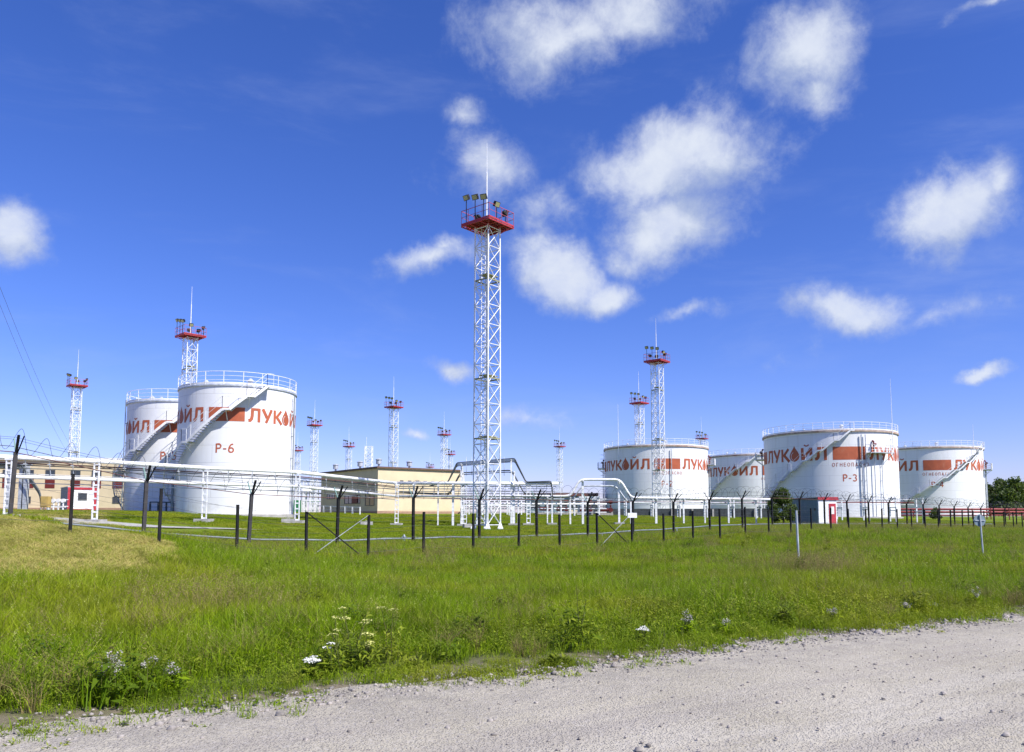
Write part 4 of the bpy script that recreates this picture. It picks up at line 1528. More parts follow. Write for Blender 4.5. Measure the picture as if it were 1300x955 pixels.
# sloping dark pipes, cabinet and frame by the left building
rk = empty('pipe_portal')
tag(rk, 'bundle of blue-grey pipes sloping down left of the small white booth', 'pipe portal')
for k in range(5):
    d = 66 + k * .45
    pipe(rk, bend([at(-60, 587 + k * 1.4, d), at(27, 589.5 + k * 1.4, d), at(51, 625 + k * .8, d), at(52, 640, d)], .4), .07, 'greyblue' if k % 2 else 'dark')
for px in (11, 26, 30.5):
    support(rk, px, 66.8, at(px, 590, 66.8).z, 'post', .38, 'galv', False)
g = at(58, 641, 66)
root = empty('control_cabinet')
tag(root, 'mustard coloured cabinet on legs at the foot of the sloping pipes', 'cabinet')
z = gz(g.x, g.y)
MB().box((g.x, g.y, z + .85), (.62, .5, .9)).build('cabinet_body', M['yellowbox'], root)
MB().box((g.x, g.y - .27, z + .85), (.5, .03, .75)).build('door', M['yellowbox'], root)
mb = MB()
for a_, b2 in ((-.25, -.2), (.25, -.2), (.25, .2), (-.25, .2)): mb.bar((g.x + a_, g.y + b2, z - .2), (g.x + a_, g.y + b2, z + .42), .06)
mb.build('leg', M['galv'], root)
root = empty('valve_station')
tag(root, 'white cluster of valves and short pipes standing left of the booth', 'valves')
g = at(71, 641, 67)
z = gz(g.x, g.y)
for k in range(4):
    mb = MB()
    x = g.x - .6 + k * .4
    mb.tube([(x, g.y, z - .2), (x, g.y, z + .95)], .07, 8)
    mb.tube([(x, g.y - .12, z + .95), (x, g.y + .12, z + .95)], .17, 12)
    mb.bar((x - .2, g.y, z + .45), (x + .2, g.y, z + .45), .12)
    mb.build('valve', M['white'], root)
mb = MB(); mb.bar((g.x - .9, g.y + .2, z + .5), (g.x + .9, g.y + .2, z + .5), .1); mb.bar((g.x - .9, g.y + .2, z + 1.05), (g.x + .9, g.y + .2, z + 1.05), .06)
mb.build('pipe', M['white'], root)
root = empty('domed_vessel')
tag(root, 'small vessel with a white dome above a green cabinet, left of the olive wall', 'vessel')
g = at(388, 640, 98)
z = gz(g.x, g.y)
MB().lathe([(.75, 0), (.7, .15), (.45, .36), (.15, .46), (.02, .47)], (g.x, g.y, z + 2.6), 20).build('dome', M['white'], root, smooth=True)
mb = MB()
for k in range(4): mb.bar((g.x + .5 * cos(k * pi / 2), g.y + .5 * sin(k * pi / 2), z - .2), (g.x + .5 * cos(k * pi / 2), g.y + .5 * sin(k * pi / 2), z + 2.62), .07)
mb.build('stand', M['white'], root)
MB().box((g.x - 1.2, g.y, z + .75), (1.3, .9, 1.5)).build('cabinet', M['greenpaint'], root)
# small valve post on lawn
root = empty('lawn_hydrant')
tag(root, 'little blue-grey hydrant on the lawn just behind the pipe, left of the nearest mast', 'hydrant')
g = at(513, 682, 45); z = gz(g.x, g.y)
mb = MB(); mb.tube([(g.x, g.y, z - .1), (g.x, g.y, z + .35)], .07, 8); mb.tube([(g.x - .12, g.y, z + .3), (g.x + .12, g.y, z + .3)], .06, 8)
mb.tube([(g.x, g.y, z + .35), (g.x, g.y, z + .48)], [.09, .03], 8)
mb.build('hydrant_body', M['greyblue'], root)
MB().box((g.x + .1, g.y, z - .02), (1.6, .8, .1)).build('base_slab', M['concrete'], root)
for px, d, lab in ((465, 66, 'grey concrete block lying on the lawn in front of the olive wall'), (596, 66, 'grey concrete block lying on the lawn left of the nearest mast'), (366, 60, 'grey concrete block lying by the foot of the rack right of the tank P-6')):
    g = at(px, HOR, d); z = gz(g.x, g.y)
    mb = MB(); mb.box((g.x, g.y, z + .14), (1.0, .7, .42), rz=.3); mb.tube([(g.x - .1, g.y, z + .35), (g.x, g.y, z + .45), (g.x + .1, g.y, z + .35)], .02, 5)
    o = mb.build('concrete_block', M['concrete'])
    tag(o, lab, 'concrete block', 'concrete blocks on the lawn')


# ------------------------------------------------------------------ fences
def wires(root, P3, hs_, r, m, name='wire', sag=.03, off=None):
    for h in hs_:
        pts = []
        for a, b_ in zip(P3[:-1], P3[1:]):
            for k in range(4):
                t = k / 4
                q = a.lerp(b_, t) + Vector((0, 0, h - sag * 4 * t * (1 - t)))
                if off is not None: q += off
                pts.append(q)
        pts.append(P3[-1] + Vector((0, 0, h)) + (off if off is not None else Vector()))
        MB().tube(pts, r, 4).build(name, M[m], root)


# tall fence with Y arms
root = empty('security_fence')
tag(root, 'tall dark fence of posts with forked tops and coiled razor wire', 'fence')
fd = Vector((YFD.x, YFD.y, 0)).normalized()
fn = Vector((-fd.y, fd.x, 0))
P3 = []
for i in range(-4, 42):
    p = YF0 + YFD * i
    if i == 0: p = p + Vector((-.3, 0))
    z = gz(p.x, p.y)
    P3.append(Vector((p.x, p.y, z)))
    lean = Vector((.0, 0, 0))
    if i == 0: lean = Vector((.10, 0, 0))
    elif i == 1: lean = Vector((.05, 0, 0))
    elif i == 2: lean = Vector((.10, .0, 0))
    else: lean = Vector((rng.uniform(-.03, .03), rng.uniform(-.03, .03), 0))
    b0 = Vector((p.x, p.y, z - .5)); t0 = Vector((p.x, p.y, z + 2.38)) + lean
    mb = MB()
    w_ = .13 if i < 3 else .115
    mb.bar(b0, t0, w_, w_, up=(fd.x, fd.y, 0.01))
    po = mb.build('post', M['postgrey'] if i < 3 else M['post'], root)
    MB().bar(t0 - Vector((0, 0, .05)), t0 + fn * .42 + Vector((0, 0, .55)), .045, .03).build('wire_arm', M['greenarm'] if i < 8 else M['post'], po)
    mb = MB(); mb.bar(t0 - Vector((0, 0, .07)), t0 - fn * .36 + Vector((0, 0, .60)), .085, .06)
    mb.bar(t0 - Vector((0, 0, .02)) + fd * .05, t0 - fn * .62 + fd * .12 + Vector((0, 0, .55)), .035, .03)
    mb.build('wire_arm', M['post'], po)
wires(root, P3, (.3, .8, 1.3, 1.8), .004, 'wire')
wires(root, P3, (2.40,), .016, 'rustwire', 'top_wire', 0.0)
wires(root, P3, (2.62,), .012, 'wire', 'top_wire', .02, fn * .2)
wires(root, P3, (2.90,), .006, 'wire', 'top_wire', .03, fn * .42)
wires(root, P3, (2.90,), .006, 'wire', 'top_wire', .03, -fn * .36)
# razor coil
pts = []
acc = 0
for a, b_ in zip(P3[:-1], P3[1:]):
    n = 110
    for k in range(n):
        t = k / n
        acc += 1
        aa = acc * 2 * pi / 20.0
        rr = .38 * (1 + .16 * math.sin(acc * .13) + .06 * math.sin(acc * .31))
        c = a.lerp(b_, t) + Vector((0, 0, 2.86 + .05 * math.sin(acc * .05)))
        tilt = .10 * math.sin(aa + 1)
        pts.append(c + fn * (rr * cos(aa)) + Vector((0, 0, rr * sin(aa))) + fd * tilt)
MB().tube(pts, .0085, 3, caps=False).build('razor_coil', M['wire'], root)

# low outer fence
root = empty('warning_fence')
tag(root, 'low fence of plain thin black posts without arms, outside the tall fence', 'fence')
P3 = []
OP = []
od = Vector((OFD.x, OFD.y, 0)).normalized()
for i in range(-4, 52):
    p = OF0 + OFD * i
    z = gz(p.x, p.y)
    q = Vector((p.x, p.y, z))
    OP.append(q); P3.append(q)
    lx, ly = rng.uniform(-.02, .02), rng.uniform(-.02, .02)
    mb = MB()
    mb.bar(q - Vector((0, 0, .4)), q + Vector((lx, ly, 1.6)), .075, .075, up=(od.x, od.y, .01))
    mb.bar(q + Vector((lx, ly, 1.6)), q + Vector((lx, ly, 1.612)), .085)
    mb.build('post', M['post'], root)
wires(root, P3, (.35, .75, 1.15, 1.5), .004, 'wire')
for i0, i1 in ((3, 4), (9, 10)):
    a, b_ = OP[i0 + 4], OP[i1 + 4]
    for f_, s_ in ((0, 1), (1, 0)):
        MB().bar(a + Vector((0, -.05, 1.55 * f_ + .05)), b_ + Vector((0, -.05, 1.55 * s_ + .05)), .032 if f_ else .014).build('diagonal_brace', M['post'] if f_ else M['galv'], root)
# the brace bay of the tall frame seen in front of the fourth forked post
a, b_ = OP[3 + 4], OP[4 + 4]
a, b_ = OP[10 + 4], OP[10 + 4]
root2 = empty('notice_plate')
tag(root2, 'small blank white plate fixed to a low black post in front of the tank P-2', 'sign')
q = OP[10 + 4]
mt = Matrix.Rotation(math.atan2(od.y, od.x) * .4, 3, 'Z')
MB().box(q + Vector((0.02, -.07, 1.50)), (.46, .025, .22), mtx=mt).build('plate', M['white'], root2)
MB().box(q + Vector((0.02, -.05, 1.50)), (.04, .03, .26), mtx=mt).build('clamp', M['galv'], root2)

# marker posts in the meadow
r1 = empty('marker_post')
tag(r1, 'bare pale metal post standing in the meadow in front of the leafy tree', 'post')
q = at(1014.5, 715, 25.6)
z = gz(q.x, q.y)
mb = MB(); mb.tube([(q.x, q.y, z - .4), (q.x - .04, q.y, z + 1.78)], .036, 10)
mb.build('pole', M['galv'], r1)
MB().tube([(q.x - .04, q.y, z + 1.78), (q.x - .04, q.y, z + 1.80)], .04, 10).build('cap', M['galv'], r1)
r2 = empty('marker_sign')
tag(r2, 'round dark sign on a thin pale post, in the meadow near the right edge', 'sign')
q = at(1249, 711, 29); z = gz(q.x, q.y)
mb = MB(); mb.tube([(q.x, q.y, z - .4), (q.x - .06, q.y, z + 1.62)], .028, 10)
mb.build('pole', M['galv'], r2)
mb = MB(); mb.tube([(q.x - .06, q.y + .03, z + 1.42), (q.x - .06, q.y + .05, z + 1.42)], .225, 8)
mb.build('sign_plate', M['shed'], r2)
mb = MB(); mb.bar((q.x - .24, q.y + .02, z + 1.42), (q.x + .12, q.y + .02, z + 1.42), .03)
mb.build('bracket', M['galv'], r2)
# thin cable crossing the sky top left
root = empty('guy_wires')
tag(root, 'pair of thin cables running down from the upper left towards the leftmost mast', 'cables')
for dx in (0, 9):
    a = at(5 + dx, 400, 60); b_ = at(105 + dx, 600, 140)
    ps = [a.lerp(b_, k / 20) + Vector((0, 0, -1.5 * 4 * (k / 20) * (1 - k / 20))) for k in range(-12, 21)]
    MB().tube(ps, .012, 4).build('cable', M['wire'], root)


# ------------------------------------------------------------------ trees
def leaf_mat(name, a, b2):
    m = bpy.data.materials.new(name)
    m.use_nodes = True
    t = m.node_tree
    t.nodes.clear()
    N = NT(t)
    at_ = N.n('ShaderNodeAttribute', attribute_name='tint')
    col = N.mix(at_.outputs['Fac'], c4(a), c4(b2))
    d = N.n('ShaderNodeBsdfPrincipled')
    t.links.new(col, d.inputs['Base Color'])
    d.inputs['Roughness'].default_value = .55
    d.inputs['Specular IOR Level'].default_value = .25
    tr = N.n('ShaderNodeBsdfTranslucent')
    t.links.new(N.mix(.5, col, (0.20, 0.30, 0.02, 1), 'MIX'), tr.inputs[0])
    mx = N.n('ShaderNodeMixShader')
    mx.inputs[0].default_value = .32
    t.links.new(d.outputs[0], mx.inputs[1]); t.links.new(tr.outputs[0], mx.inputs[2])
    o = N.n('ShaderNodeOutputMaterial')
    t.links.new(mx.outputs[0], o.inputs[0])
    return m


M['leaf'] = leaf_mat('tree_leaves', (0.030, 0.055, 0.010), (0.085, 0.12, 0.020))
M['leafdark'] = leaf_mat('dark_tree_leaves', (0.020, 0.036, 0.010), (0.060, 0.080, 0.018))


def fmesh(name, V_, nper, m, parent=None, attr=None, smooth=False):
    """mesh of many separate faces: V_ (n*nper,3)"""
    n = len(V_) // nper
    me = bpy.data.meshes.new(name)
    me.vertices.add(len(V_)); me.vertices.foreach_set('co', np.asarray(V_, np.float32).ravel())
    me.loops.add(n * nper); me.loops.foreach_set('vertex_index', np.arange(n * nper, dtype=np.int32))
    me.polygons.add(n); me.polygons.foreach_set('loop_start', np.arange(0, n * nper, nper, dtype=np.int32))
    try: me.polygons.foreach_set('loop_total', np.full(n, nper, dtype=np.int32))
    except Exception: pass
    me.update(calc_edges=True)
    if attr is not None:
        a = me.attributes.new('tint', 'FLOAT', 'POINT')
        a.data.foreach_set('value', np.repeat(attr, nper).astype(np.float32))
    me.materials.append(m)
    o = bpy.data.objects.new(name, me)
    if parent is not None: o.parent = parent
    return o


def tree(loc, h, w, label, m='leaf', leaves=7000, leaf=.11, trunk_h=.25, seed=0, low=False, group=None):
    R_ = np.random.default_rng(seed)
    root = empty('leafy_tree', loc)
    tag(root, label, 'tree', group)
    tk = MB()
    tk.tube([(0, 0, -.3), (.02 * h, 0, h * trunk_h), (0, .02 * h, h * .6), (.01 * h, 0, h * .9)], [h * .028, h * .022, h * .014, h * .004], 8)
    for k in range(9):
        a = R_.uniform(0, 2 * pi); z = h * R_.uniform(trunk_h * .8, .7); l = w * R_.uniform(.3, .46)
        tk.tube([(0, 0, z), (l * .5 * cos(a), l * .5 * sin(a), z + l * .35), (l * cos(a), l * sin(a), z + l * .8)], [h * .012, h * .008, h * .003], 6)
    tk.build('trunk', M['trunk'], root)
    nc = 34
    cen, rad_ = [], []
    for k in range(nc):
        z = R_.uniform(.16 if low else .3, .93)
        wz = math.sin(pi * min(1, max(.12, (z - (0.0 if low else .18)) / .86)) ** .8) ** .7
        a = R_.uniform(0, 2 * pi); rr = w / 2 * wz * R_.uniform(.35, .85)
        cen.append((rr * cos(a), rr * sin(a), z * h)); rad_.append(w * R_.uniform(.11, .2))
    cen = np.array(cen); rad_ = np.array(rad_)
    ci = R_.integers(0, nc, leaves)
    dr = R_.normal(size=(leaves, 3)); dr /= np.linalg.norm(dr, axis=1)[:, None]
    rr = rad_[ci] * R_.uniform(.35, 1.12, leaves)
    C_ = cen[ci] + dr * rr[:, None] * np.array([1, 1, .8])
    nrm = dr + R_.normal(size=(leaves, 3)) * .7
    nrm /= np.linalg.norm(nrm, axis=1)[:, None]
    up = R_.normal(size=(leaves, 3))
    x = np.cross(nrm, up); x /= np.linalg.norm(x, axis=1)[:, None]
    y = np.cross(nrm, x)
    s_ = leaf * R_.uniform(.6, 1.3, leaves)[:, None]
    V_ = np.stack([C_ - x * s_, C_ + y * s_ * .55, C_ + x * s_, C_ - y * s_ * .55], 1).reshape(-1, 3)
    tint = np.clip(R_.random(leaves) * .6 + (R_.random(nc)[ci]) * .5, 0, 1)
    o = fmesh('crown', V_, 4, M[m], root, tint)
    COL.objects.link(o)
    return root


q = at(994, HOR, 81)
tree((q.x, q.y, gz(q.x, q.y)), 3.7, 3.3, 'small bushy tree growing beside the small shed with the red door', 'leaf', 9000, .10, .12, 5, True)
q = at(1188, HOR, 118)
tree((q.x, q.y, gz(q.x, q.y)), 1.9, 1.9, 'low bush in front of the red pipeline below the tank P-4', 'leafdark', 1800, .10, .1, 9, True)
q = at(1006, HOR, 40)
far = [(1256, 255, 10.5, 11, 'dark rounded tree touching the right side of the tank P-4'), (1272, 262, 12.5, 12, 'lighter taller tree, second from tank P-4 in the row at the right edge'),
       (1290, 250, 12.2, 13, 'tall tree at the very right edge of the picture, last in view in the row'), (1244, 275, 9.5, 12, 'dark tree mostly hidden behind the right side of the tank P-4'),
       (1281, 232, 8.0, 10, 'lower tree standing in front of the two tallest trees at the right edge'), (1262, 236, 6.5, 9, 'lowest round tree of the row, just right of the tank P-4'),
       (1312, 260, 13, 13, 'tree just beyond the right edge of the row'), (1335, 255, 12, 13, 'tree well beyond the right edge of the row'), (1360, 250, 13, 13, 'tree farthest right in the row')]
for i, (px, d, h, w_, lab) in enumerate(far):
    q = at(px, HOR, d)
    tree((q.x, q.y, 1.7), h, w_, lab, 'leafdark' if i in (0, 3, 5) else 'leaf', 3600, .42, .18, 20 + i, True, 'trees at the right edge')


# ------------------------------------------------------------------ grass and weeds
def grass_mat(name, c0, c1, c2, trans=.35, tcol=(0.22, 0.33, 0.02)):
    m = bpy.data.materials.new(name)
    m.use_nodes = True
    t = m.node_tree
    t.nodes.clear()
    N = NT(t)
    pos = N.n('ShaderNodeNewGeometry').outputs['Position']
    a = N.n('ShaderNodeAttribute', attribute_name='tint').outputs['Fac']
    col = N.mix(a, c4(c0), c4(c1))
    big = N.noise(pos, .22, 5, .65)
    col = N.mix(N.mr(big.outputs[0], .46, .60, 0, .62), col, c4(c2))
    big2 = N.noise(pos, .9, 5, .7)
    col = N.mix(N.mr(big2.outputs[0], .47, .62, 0, .5), col, N.mix(.5, c4(c0), (0.035, 0.065, 0.008, 1)))
    big3 = N.noise(pos, 1.7, 4, .6)
    col = N.mix(N.mr(big3.outputs[0], .56, .68, 0, .28), col, (0.34, 0.31, 0.07, 1))
    d = N.n('ShaderNodeBsdfPrincipled')
    t.links.new(col, d.inputs['Base Color'])
    d.inputs['Roughness'].default_value = .5
    d.inputs['Specular IOR Level'].default_value = .12
    tr = N.n('ShaderNodeBsdfTranslucent')
    t.links.new(N.mix(.25, col, c4(tcol)), tr.inputs[0])
    mx = N.n('ShaderNodeMixShader')
    mx.inputs[0].default_value = trans
    t.links.new(d.outputs[0], mx.inputs[1]); t.links.new(tr.outputs[0], mx.inputs[2])
    o = N.n('ShaderNodeOutputMaterial')
    t.links.new(mx.outputs[0], o.inputs[0])
    return m


M['g_lush'] = grass_mat('meadow_grass', (0.105, 0.190, 0.004), (0.320, 0.450, 0.012), (0.350, 0.370, 0.020))
M['g_lawn'] = grass_mat('mown_grass', (0.130, 0.200, 0.006), (0.290, 0.370, 0.016), (0.330, 0.330, 0.030))
M['g_seed'] = grass_mat('seeding_grass', (0.18, 0.16, 0.045), (0.36, 0.29, 0.12), (0.33, 0.24, 0.11), .3, (0.3, 0.25, 0.1))
M['g_dry'] = grass_mat('dry_hay', (0.36, 0.31, 0.07), (0.66, 0.57, 0.20), (0.28, 0.29, 0.06), .2, (0.4, 0.3, 0.1))
M['g_weed'] = grass_mat('weed_leaves', (0.090, 0.155, 0.008), (0.29, 0.35, 0.030), (0.32, 0.32, 0.04))
M['g_stem'] = grass_mat('weed_stems', (0.10, 0.12, 0.03), (0.20, 0.19, 0.06), (0.2, 0.17, 0.07), .1)
M['fl_grey'] = mat('grey_seed_fluff', (0.36, 0.34, 0.31), .9, var=.2)
M['fl_white'] = mat('white_petals', (0.78, 0.78, 0.72), .8)
M['fl_yellow'] = mat('pale_yellow_umbels', (0.55, 0.55, 0.18), .8, var=.2)


def blades(R_, n, size, hmin, hmax, w, lean=.5, curve=.5, clump=0):
    if clump:
        cc_ = R_.uniform(-size / 2, size / 2, (clump, 2))
        xy = cc_[R_.integers(0, clump, n)] + R_.normal(0, size * .05, (n, 2))
    else:
        xy = R_.uniform(-size / 2, size / 2, (n, 2))
    h = R_.uniform(hmin, hmax, n) * R_.uniform(.7, 1.1, n)
    a = R_.uniform(0, 2 * pi, n)
    dirx = np.c_[np.cos(a), np.sin(a), np.zeros(n)]
    b2 = R_.uniform(0, 2 * pi, n)
    sx = np.c_[np.cos(b2), np.sin(b2), np.zeros(n)]
    l1 = (R_.random(n) * lean * .45 * h)[:, None]
    l2 = l1 + (R_.random(n) * (curve + lean) * .6 * h)[:, None]
    base = np.c_[xy, np.full(n, -.03)]
    mid = np.c_[xy, h * .55] + dirx * l1
    tip = np.c_[xy, h] + dirx * l2
    ww = (w * R_.uniform(.6, 1.3, n))[:, None] / 2
    q1 = [base - sx * ww, base + sx * ww, mid + sx * ww * .85, mid - sx * ww * .85]
    q2 = [mid - sx * ww * .85, mid + sx * ww * .85, tip + sx * ww * .12, tip - sx * ww * .12]
    V_ = np.stack(q1 + q2, 1).reshape(-1, 3)
    return V_, np.repeat(R_.random(n), 2), tip


def seeds(R_, tips, k, s_):
    """little grains round stem tips"""
    n = len(tips) * k
    c = np.repeat(tips, k, 0) + R_.normal(0, 1, (n, 3)) * np.array([.012, .012, .045]) * s_
    x = R_.normal(size=(n, 3)); x /= np.linalg.norm(x, axis=1)[:, None]
    y = np.cross(x, R_.normal(size=(n, 3))); y /= np.linalg.norm(y, axis=1)[:, None]
    r = (.0055 * s_ * R_.uniform(.6, 1.4, n))[:, None]
    return np.stack([c - x * r, c - y * r * .6, c + x * r, c + y * r * .6], 1).reshape(-1, 3), R_.random(n)


def leaves_(R_, n, size, hmax, l, w, droop=.4):
    k = max(1, n // 9)
    cc_ = R_.uniform(-size / 2, size / 2, (k, 2))
    ch = R_.uniform(.25, 1, k) * hmax
    ci = R_.integers(0, k, n)
    c = np.c_[cc_[ci] + R_.normal(0, .03, (n, 2)), ch[ci] * R_.uniform(.25, 1, n)]
    a = R_.uniform(0, 2 * pi, n)
    el = R_.uniform(-.3, .9, n)
    d = np.c_[np.cos(a) * np.cos(el), np.sin(a) * np.cos(el), np.sin(el)]
    s_ = np.c_[-np.sin(a), np.cos(a), R_.normal(0, .3, n)]
    L_ = (l * R_.uniform(.5, 1.3, n))[:, None]; W_ = (w * R_.uniform(.6, 1.2, n))[:, None]
    mid = c + d * L_ * .5
    end = c + d * L_ + np.array([0, 0, -1.0]) * L_ * droop * R_.random(n)[:, None]
    V_ = np.stack([c, mid + s_ * W_ / 2, end, mid - s_ * W_ / 2], 1).reshape(-1, 3)
    return V_, R_.random(n), np.c_[cc_, ch]


proto = bpy.data.collections.new('ground_cover_pieces')      # never linked to the scene; only instanced
PN = [0]


def add_proto(parts, name):
    """parts: list of (verts, tint, material key)"""
    V_ = np.concatenate([p[0] for p in parts]); T_ = np.concatenate([p[1] for p in parts])
    o = fmesh('%02d_%s' % (PN[0], name), V_, 4, M[parts[0][2]], None, T_)
    mi = []
    for i, p in enumerate(parts):
        if i: o.data.materials.append(M[p[2]])
        mi.append(np.full(len(p[0]) // 4, i, np.int32))
    o.data.polygons.foreach_set('material_index', np.concatenate(mi))
    proto.objects.link(o)
    PN[0] += 1


R0 = np.random.default_rng(5)
for k in range(3):       # 0-2 lush tall
    A_ = blades(R0, 620, 1.15, .08, .22, .0075, .7, .7)
    A2_ = blades(R0, 620, 1.15, .14, .36, .0085, .7, .7, clump=26)
    A_ = (np.concatenate([A_[0], A2_[0]]), np.concatenate([A_[1], A2_[1]]))
    B_ = blades(R0, 170, 1.15, .26, .42, .006, .4, .6, clump=14)
    parts = [(A_[0], A_[1], 'g_lush'), (B_[0], B_[1], 'g_lush')]
    if k == 1:
        C_ = blades(R0, 16, 1.1, .38, .55, .004, .25, .3); Sd = seeds(R0, C_[2], 16, .9)
        parts += [(C_[0], C_[1], 'g_seed'), (Sd[0], Sd[1], 'g_seed')]
    if k == 2:
        Lf = leaves_(R0, 90, 1.1, .22, .09, .03); parts += [(Lf[0], Lf[1], 'g_weed')]
    if k == 0:
        E_ = blades(R0, 9, 1.1, .22, .40, .004, .3, .3); Sy = seeds(R0, E_[2], 14, .8)
        parts += [(E_[0], E_[1], 'g_stem'), (Sy[0], Sy[1], 'fl_yellow')]
    G_ = blades(R0, 95, 1.15, .12, .34, .006, .9, 1.0)
    parts += [(G_[0], G_[1], 'g_seed')]
    add_proto(parts, 'meadow')
for k in range(2):       # 3-4 seedy
    A_ = blades(R0, 1200, 1.15, .10, .30, .0075, .6, .6)
    C_ = blades(R0, 110, 1.15, .32, .60, .0045, .3, .5); Sd = seeds(R0, C_[2], 22, 1.1)
    D_ = blades(R0, 160, 1.15, .15, .38, .006, .8, .8)
    add_proto([(A_[0], A_[1], 'g_lush'), (C_[0], C_[1], 'g_seed'), (Sd[0], Sd[1], 'g_seed'), (D_[0], D_[1], 'g_seed')], 'seeding')
for k in range(2):       # 5-6 dry hay
    A_ = blades(R0, 800, 1.2, .04, .15, .010, 2.4, 2.2)
    B_ = blades(R0, 330, 1.2, .04, .15, .008, 1.2, 1.2, clump=12)
    add_proto([(A_[0], A_[1], 'g_dry'), (B_[0], B_[1], 'g_lush')], 'hay')
for k in range(3):       # 7-9 road side weeds
    Lf = leaves_(R0, 1000, 1.1, .22 + .06 * k, .052, .018)
    A_ = blades(R0, 500, 1.15, .06, .24, .0075, .7, .7)
    C_ = blades(R0, 10, 1.1, .3, .5, .004, .25, .3); Sd = seeds(R0, C_[2], 14, .9)
    add_proto([(Lf[0], Lf[1], 'g_weed'), (A_[0], A_[1], 'g_lush'), (C_[0], C_[1], 'g_stem'), (Sd[0], Sd[1], 'g_seed')], 'weeds')
for k in range(2):       # 10-11 middle distance meadow, 2 m
    A_ = blades(R0, 1300, 2.3, .10, .26, .014, .7, .7)
    A2_ = blades(R0, 1100, 2.3, .16, .40, .016, .7, .7, clump=34)
    A_ = (np.concatenate([A_[0], A2_[0]]), np.concatenate([A_[1], A2_[1]]))
    C_ = blades(R0, 40, 2.3, .3, .5, .008, .3, .4); Sd = seeds(R0, C_[2], 10, 1.6)
    add_proto([(A_[0], A_[1], 'g_lush'), (C_[0], C_[1], 'g_seed'), (Sd[0], Sd[1], 'g_seed')], 'far_meadow')
for k in range(2):       # 12-13 lawn, 3 m
    A_ = blades(R0, 2600, 3.4, .04, .12, .022, .9, .9)
    B_ = blades(R0, 60 * k, 3.4, .10, .22, .014, .6, .9) if k else A_
    add_proto([(A_[0], A_[1], 'g_lawn')] + ([(B_[0], B_[1], 'g_seed')] if k else []), 'lawn')
# 14 short scruffy edge growth
A_ = blades(R0, 200, 1.0, .03, .13, .007, 1.0, 1.0, clump=9)
Lf = leaves_(R0, 160, 1.0, .08, .05, .02)
add_proto([(A_[0], A_[1], 'g_lush'), (Lf[0], Lf[1], 'g_weed')], 'verge')

# 15 dark coarse clumps, 16 yellow flowering tufts, 17 straw clump
Lf = leaves_(R0, 150, .55, .46, .15, .05, .6)
A_ = blades(R0, 160, .7, .2, .5, .011, .7, .8)
C_ = blades(R0, 9, .45, .45, .75, .006, .2, .2); Sd = seeds(R0, C_[2], 30, 1.4)
add_proto([(Lf[0], Lf[1] * .35, 'g_weed'), (A_[0], A_[1] * .3, 'g_lush'), (C_[0], C_[1], 'g_stem'), (Sd[0], Sd[1], 'g_seed')], 'coarse_clump')
A_ = blades(R0, 90, .7, .18, .42, .006, .5, .6)
C_ = blades(R0, 26, .7, .3, .52, .004, .3, .3); Sd = seeds(R0, C_[2], 12, 1.0)
add_proto([(A_[0], A_[1], 'g_weed'), (C_[0], C_[1], 'g_stem'), (Sd[0], Sd[1], 'fl_yellow')], 'yellow_tuft')
A_ = blades(R0, 240, .8, .2, .55, .0065, .7, 1.0, clump=6)
C_ = blades(R0, 40, .8, .4, .68, .004, .35, .5); Sd = seeds(R0, C_[2], 20, 1.1)
add_proto([(A_[0], A_[1], 'g_seed'), (C_[0], C_[1], 'g_seed'), (Sd[0], Sd[1], 'g_seed')], 'straw_clump')

PX, PY, PS, PI_ = [], [], [], []


def scatter(x0, x1, y0, y1, step, fn):
    xs = np.arange(x0, x1, step); ys = np.arange(y0, y1, step)
    X, Y = np.meshgrid(xs, ys)
    X = (X + rng.uniform(-.45, .45, X.shape) * step).ravel(); Y = (Y + rng.uniform(-.45, .45, Y.shape) * step).ravel()
    fn(X, Y)


def put(X, Y, S_, I_, keep):
    PX.append(X[keep]); PY.append(Y[keep]); PS.append(S_[keep]); PI_.append(I_[keep])


def near(X, Y):
    d = X * RN.x + Y * RN.y
    s_ = X * RDIR.x + Y * RDIR.y
    ew = 0.14 * np.sin(s_ * .9) + 0.09 * np.sin(s_ * 2.3 + 1)
    vis = (np.abs(X) < .72 * np.abs(Y) + 5)
    dm = dry_mask(X, Y)
    r = rng.random(X.shape)
    n1_ = vnoise(X, Y, 2.5, 8)
    # seeding patch, lower left
    sp = .85 * np.exp(-(((X + 4.8) / 2.0) ** 2 + ((Y - 11.5) / 2.2) ** 2)) + .8 * np.exp(-(((X - 8) / 2.5) ** 2 + ((Y - 21) / 2.0) ** 2))
    I_ = np.where(r < .62, 0, np.where(r < .84, 1, 2))
    I_ = np.where((sp + (n1_ - .5) * 1.3 > .55) & (r < .62), 3 + (r * 100).astype(int) % 2, I_)
    wd_ = 1 - sstep(d - ROAD_D, .6, 3.2) + (n1_ - .5) * .9
    I_ = np.where(wd_ > .5, 7 + (r * 1000).astype(int) % 3, I_)
    I_ = np.where(dm > .45, 5 + (r * 100).astype(int) % 2, I_)
    sc_ = .55 + .55 * vnoise(X, Y, 4.0, 12) + .35 * vnoise(X, Y, 1.3, 13) + rng.uniform(-.1, .1, X.shape)
    sc_ = sc_ * np.where(d - ROAD_D < 1.0, .62, 1.0)
    put(X, Y, sc_, I_, vis & (d > ROAD_D + .18 + ew) & (fence_side(X, Y) < 12))


scatter(-20, 26, 2, 24, .68, near)


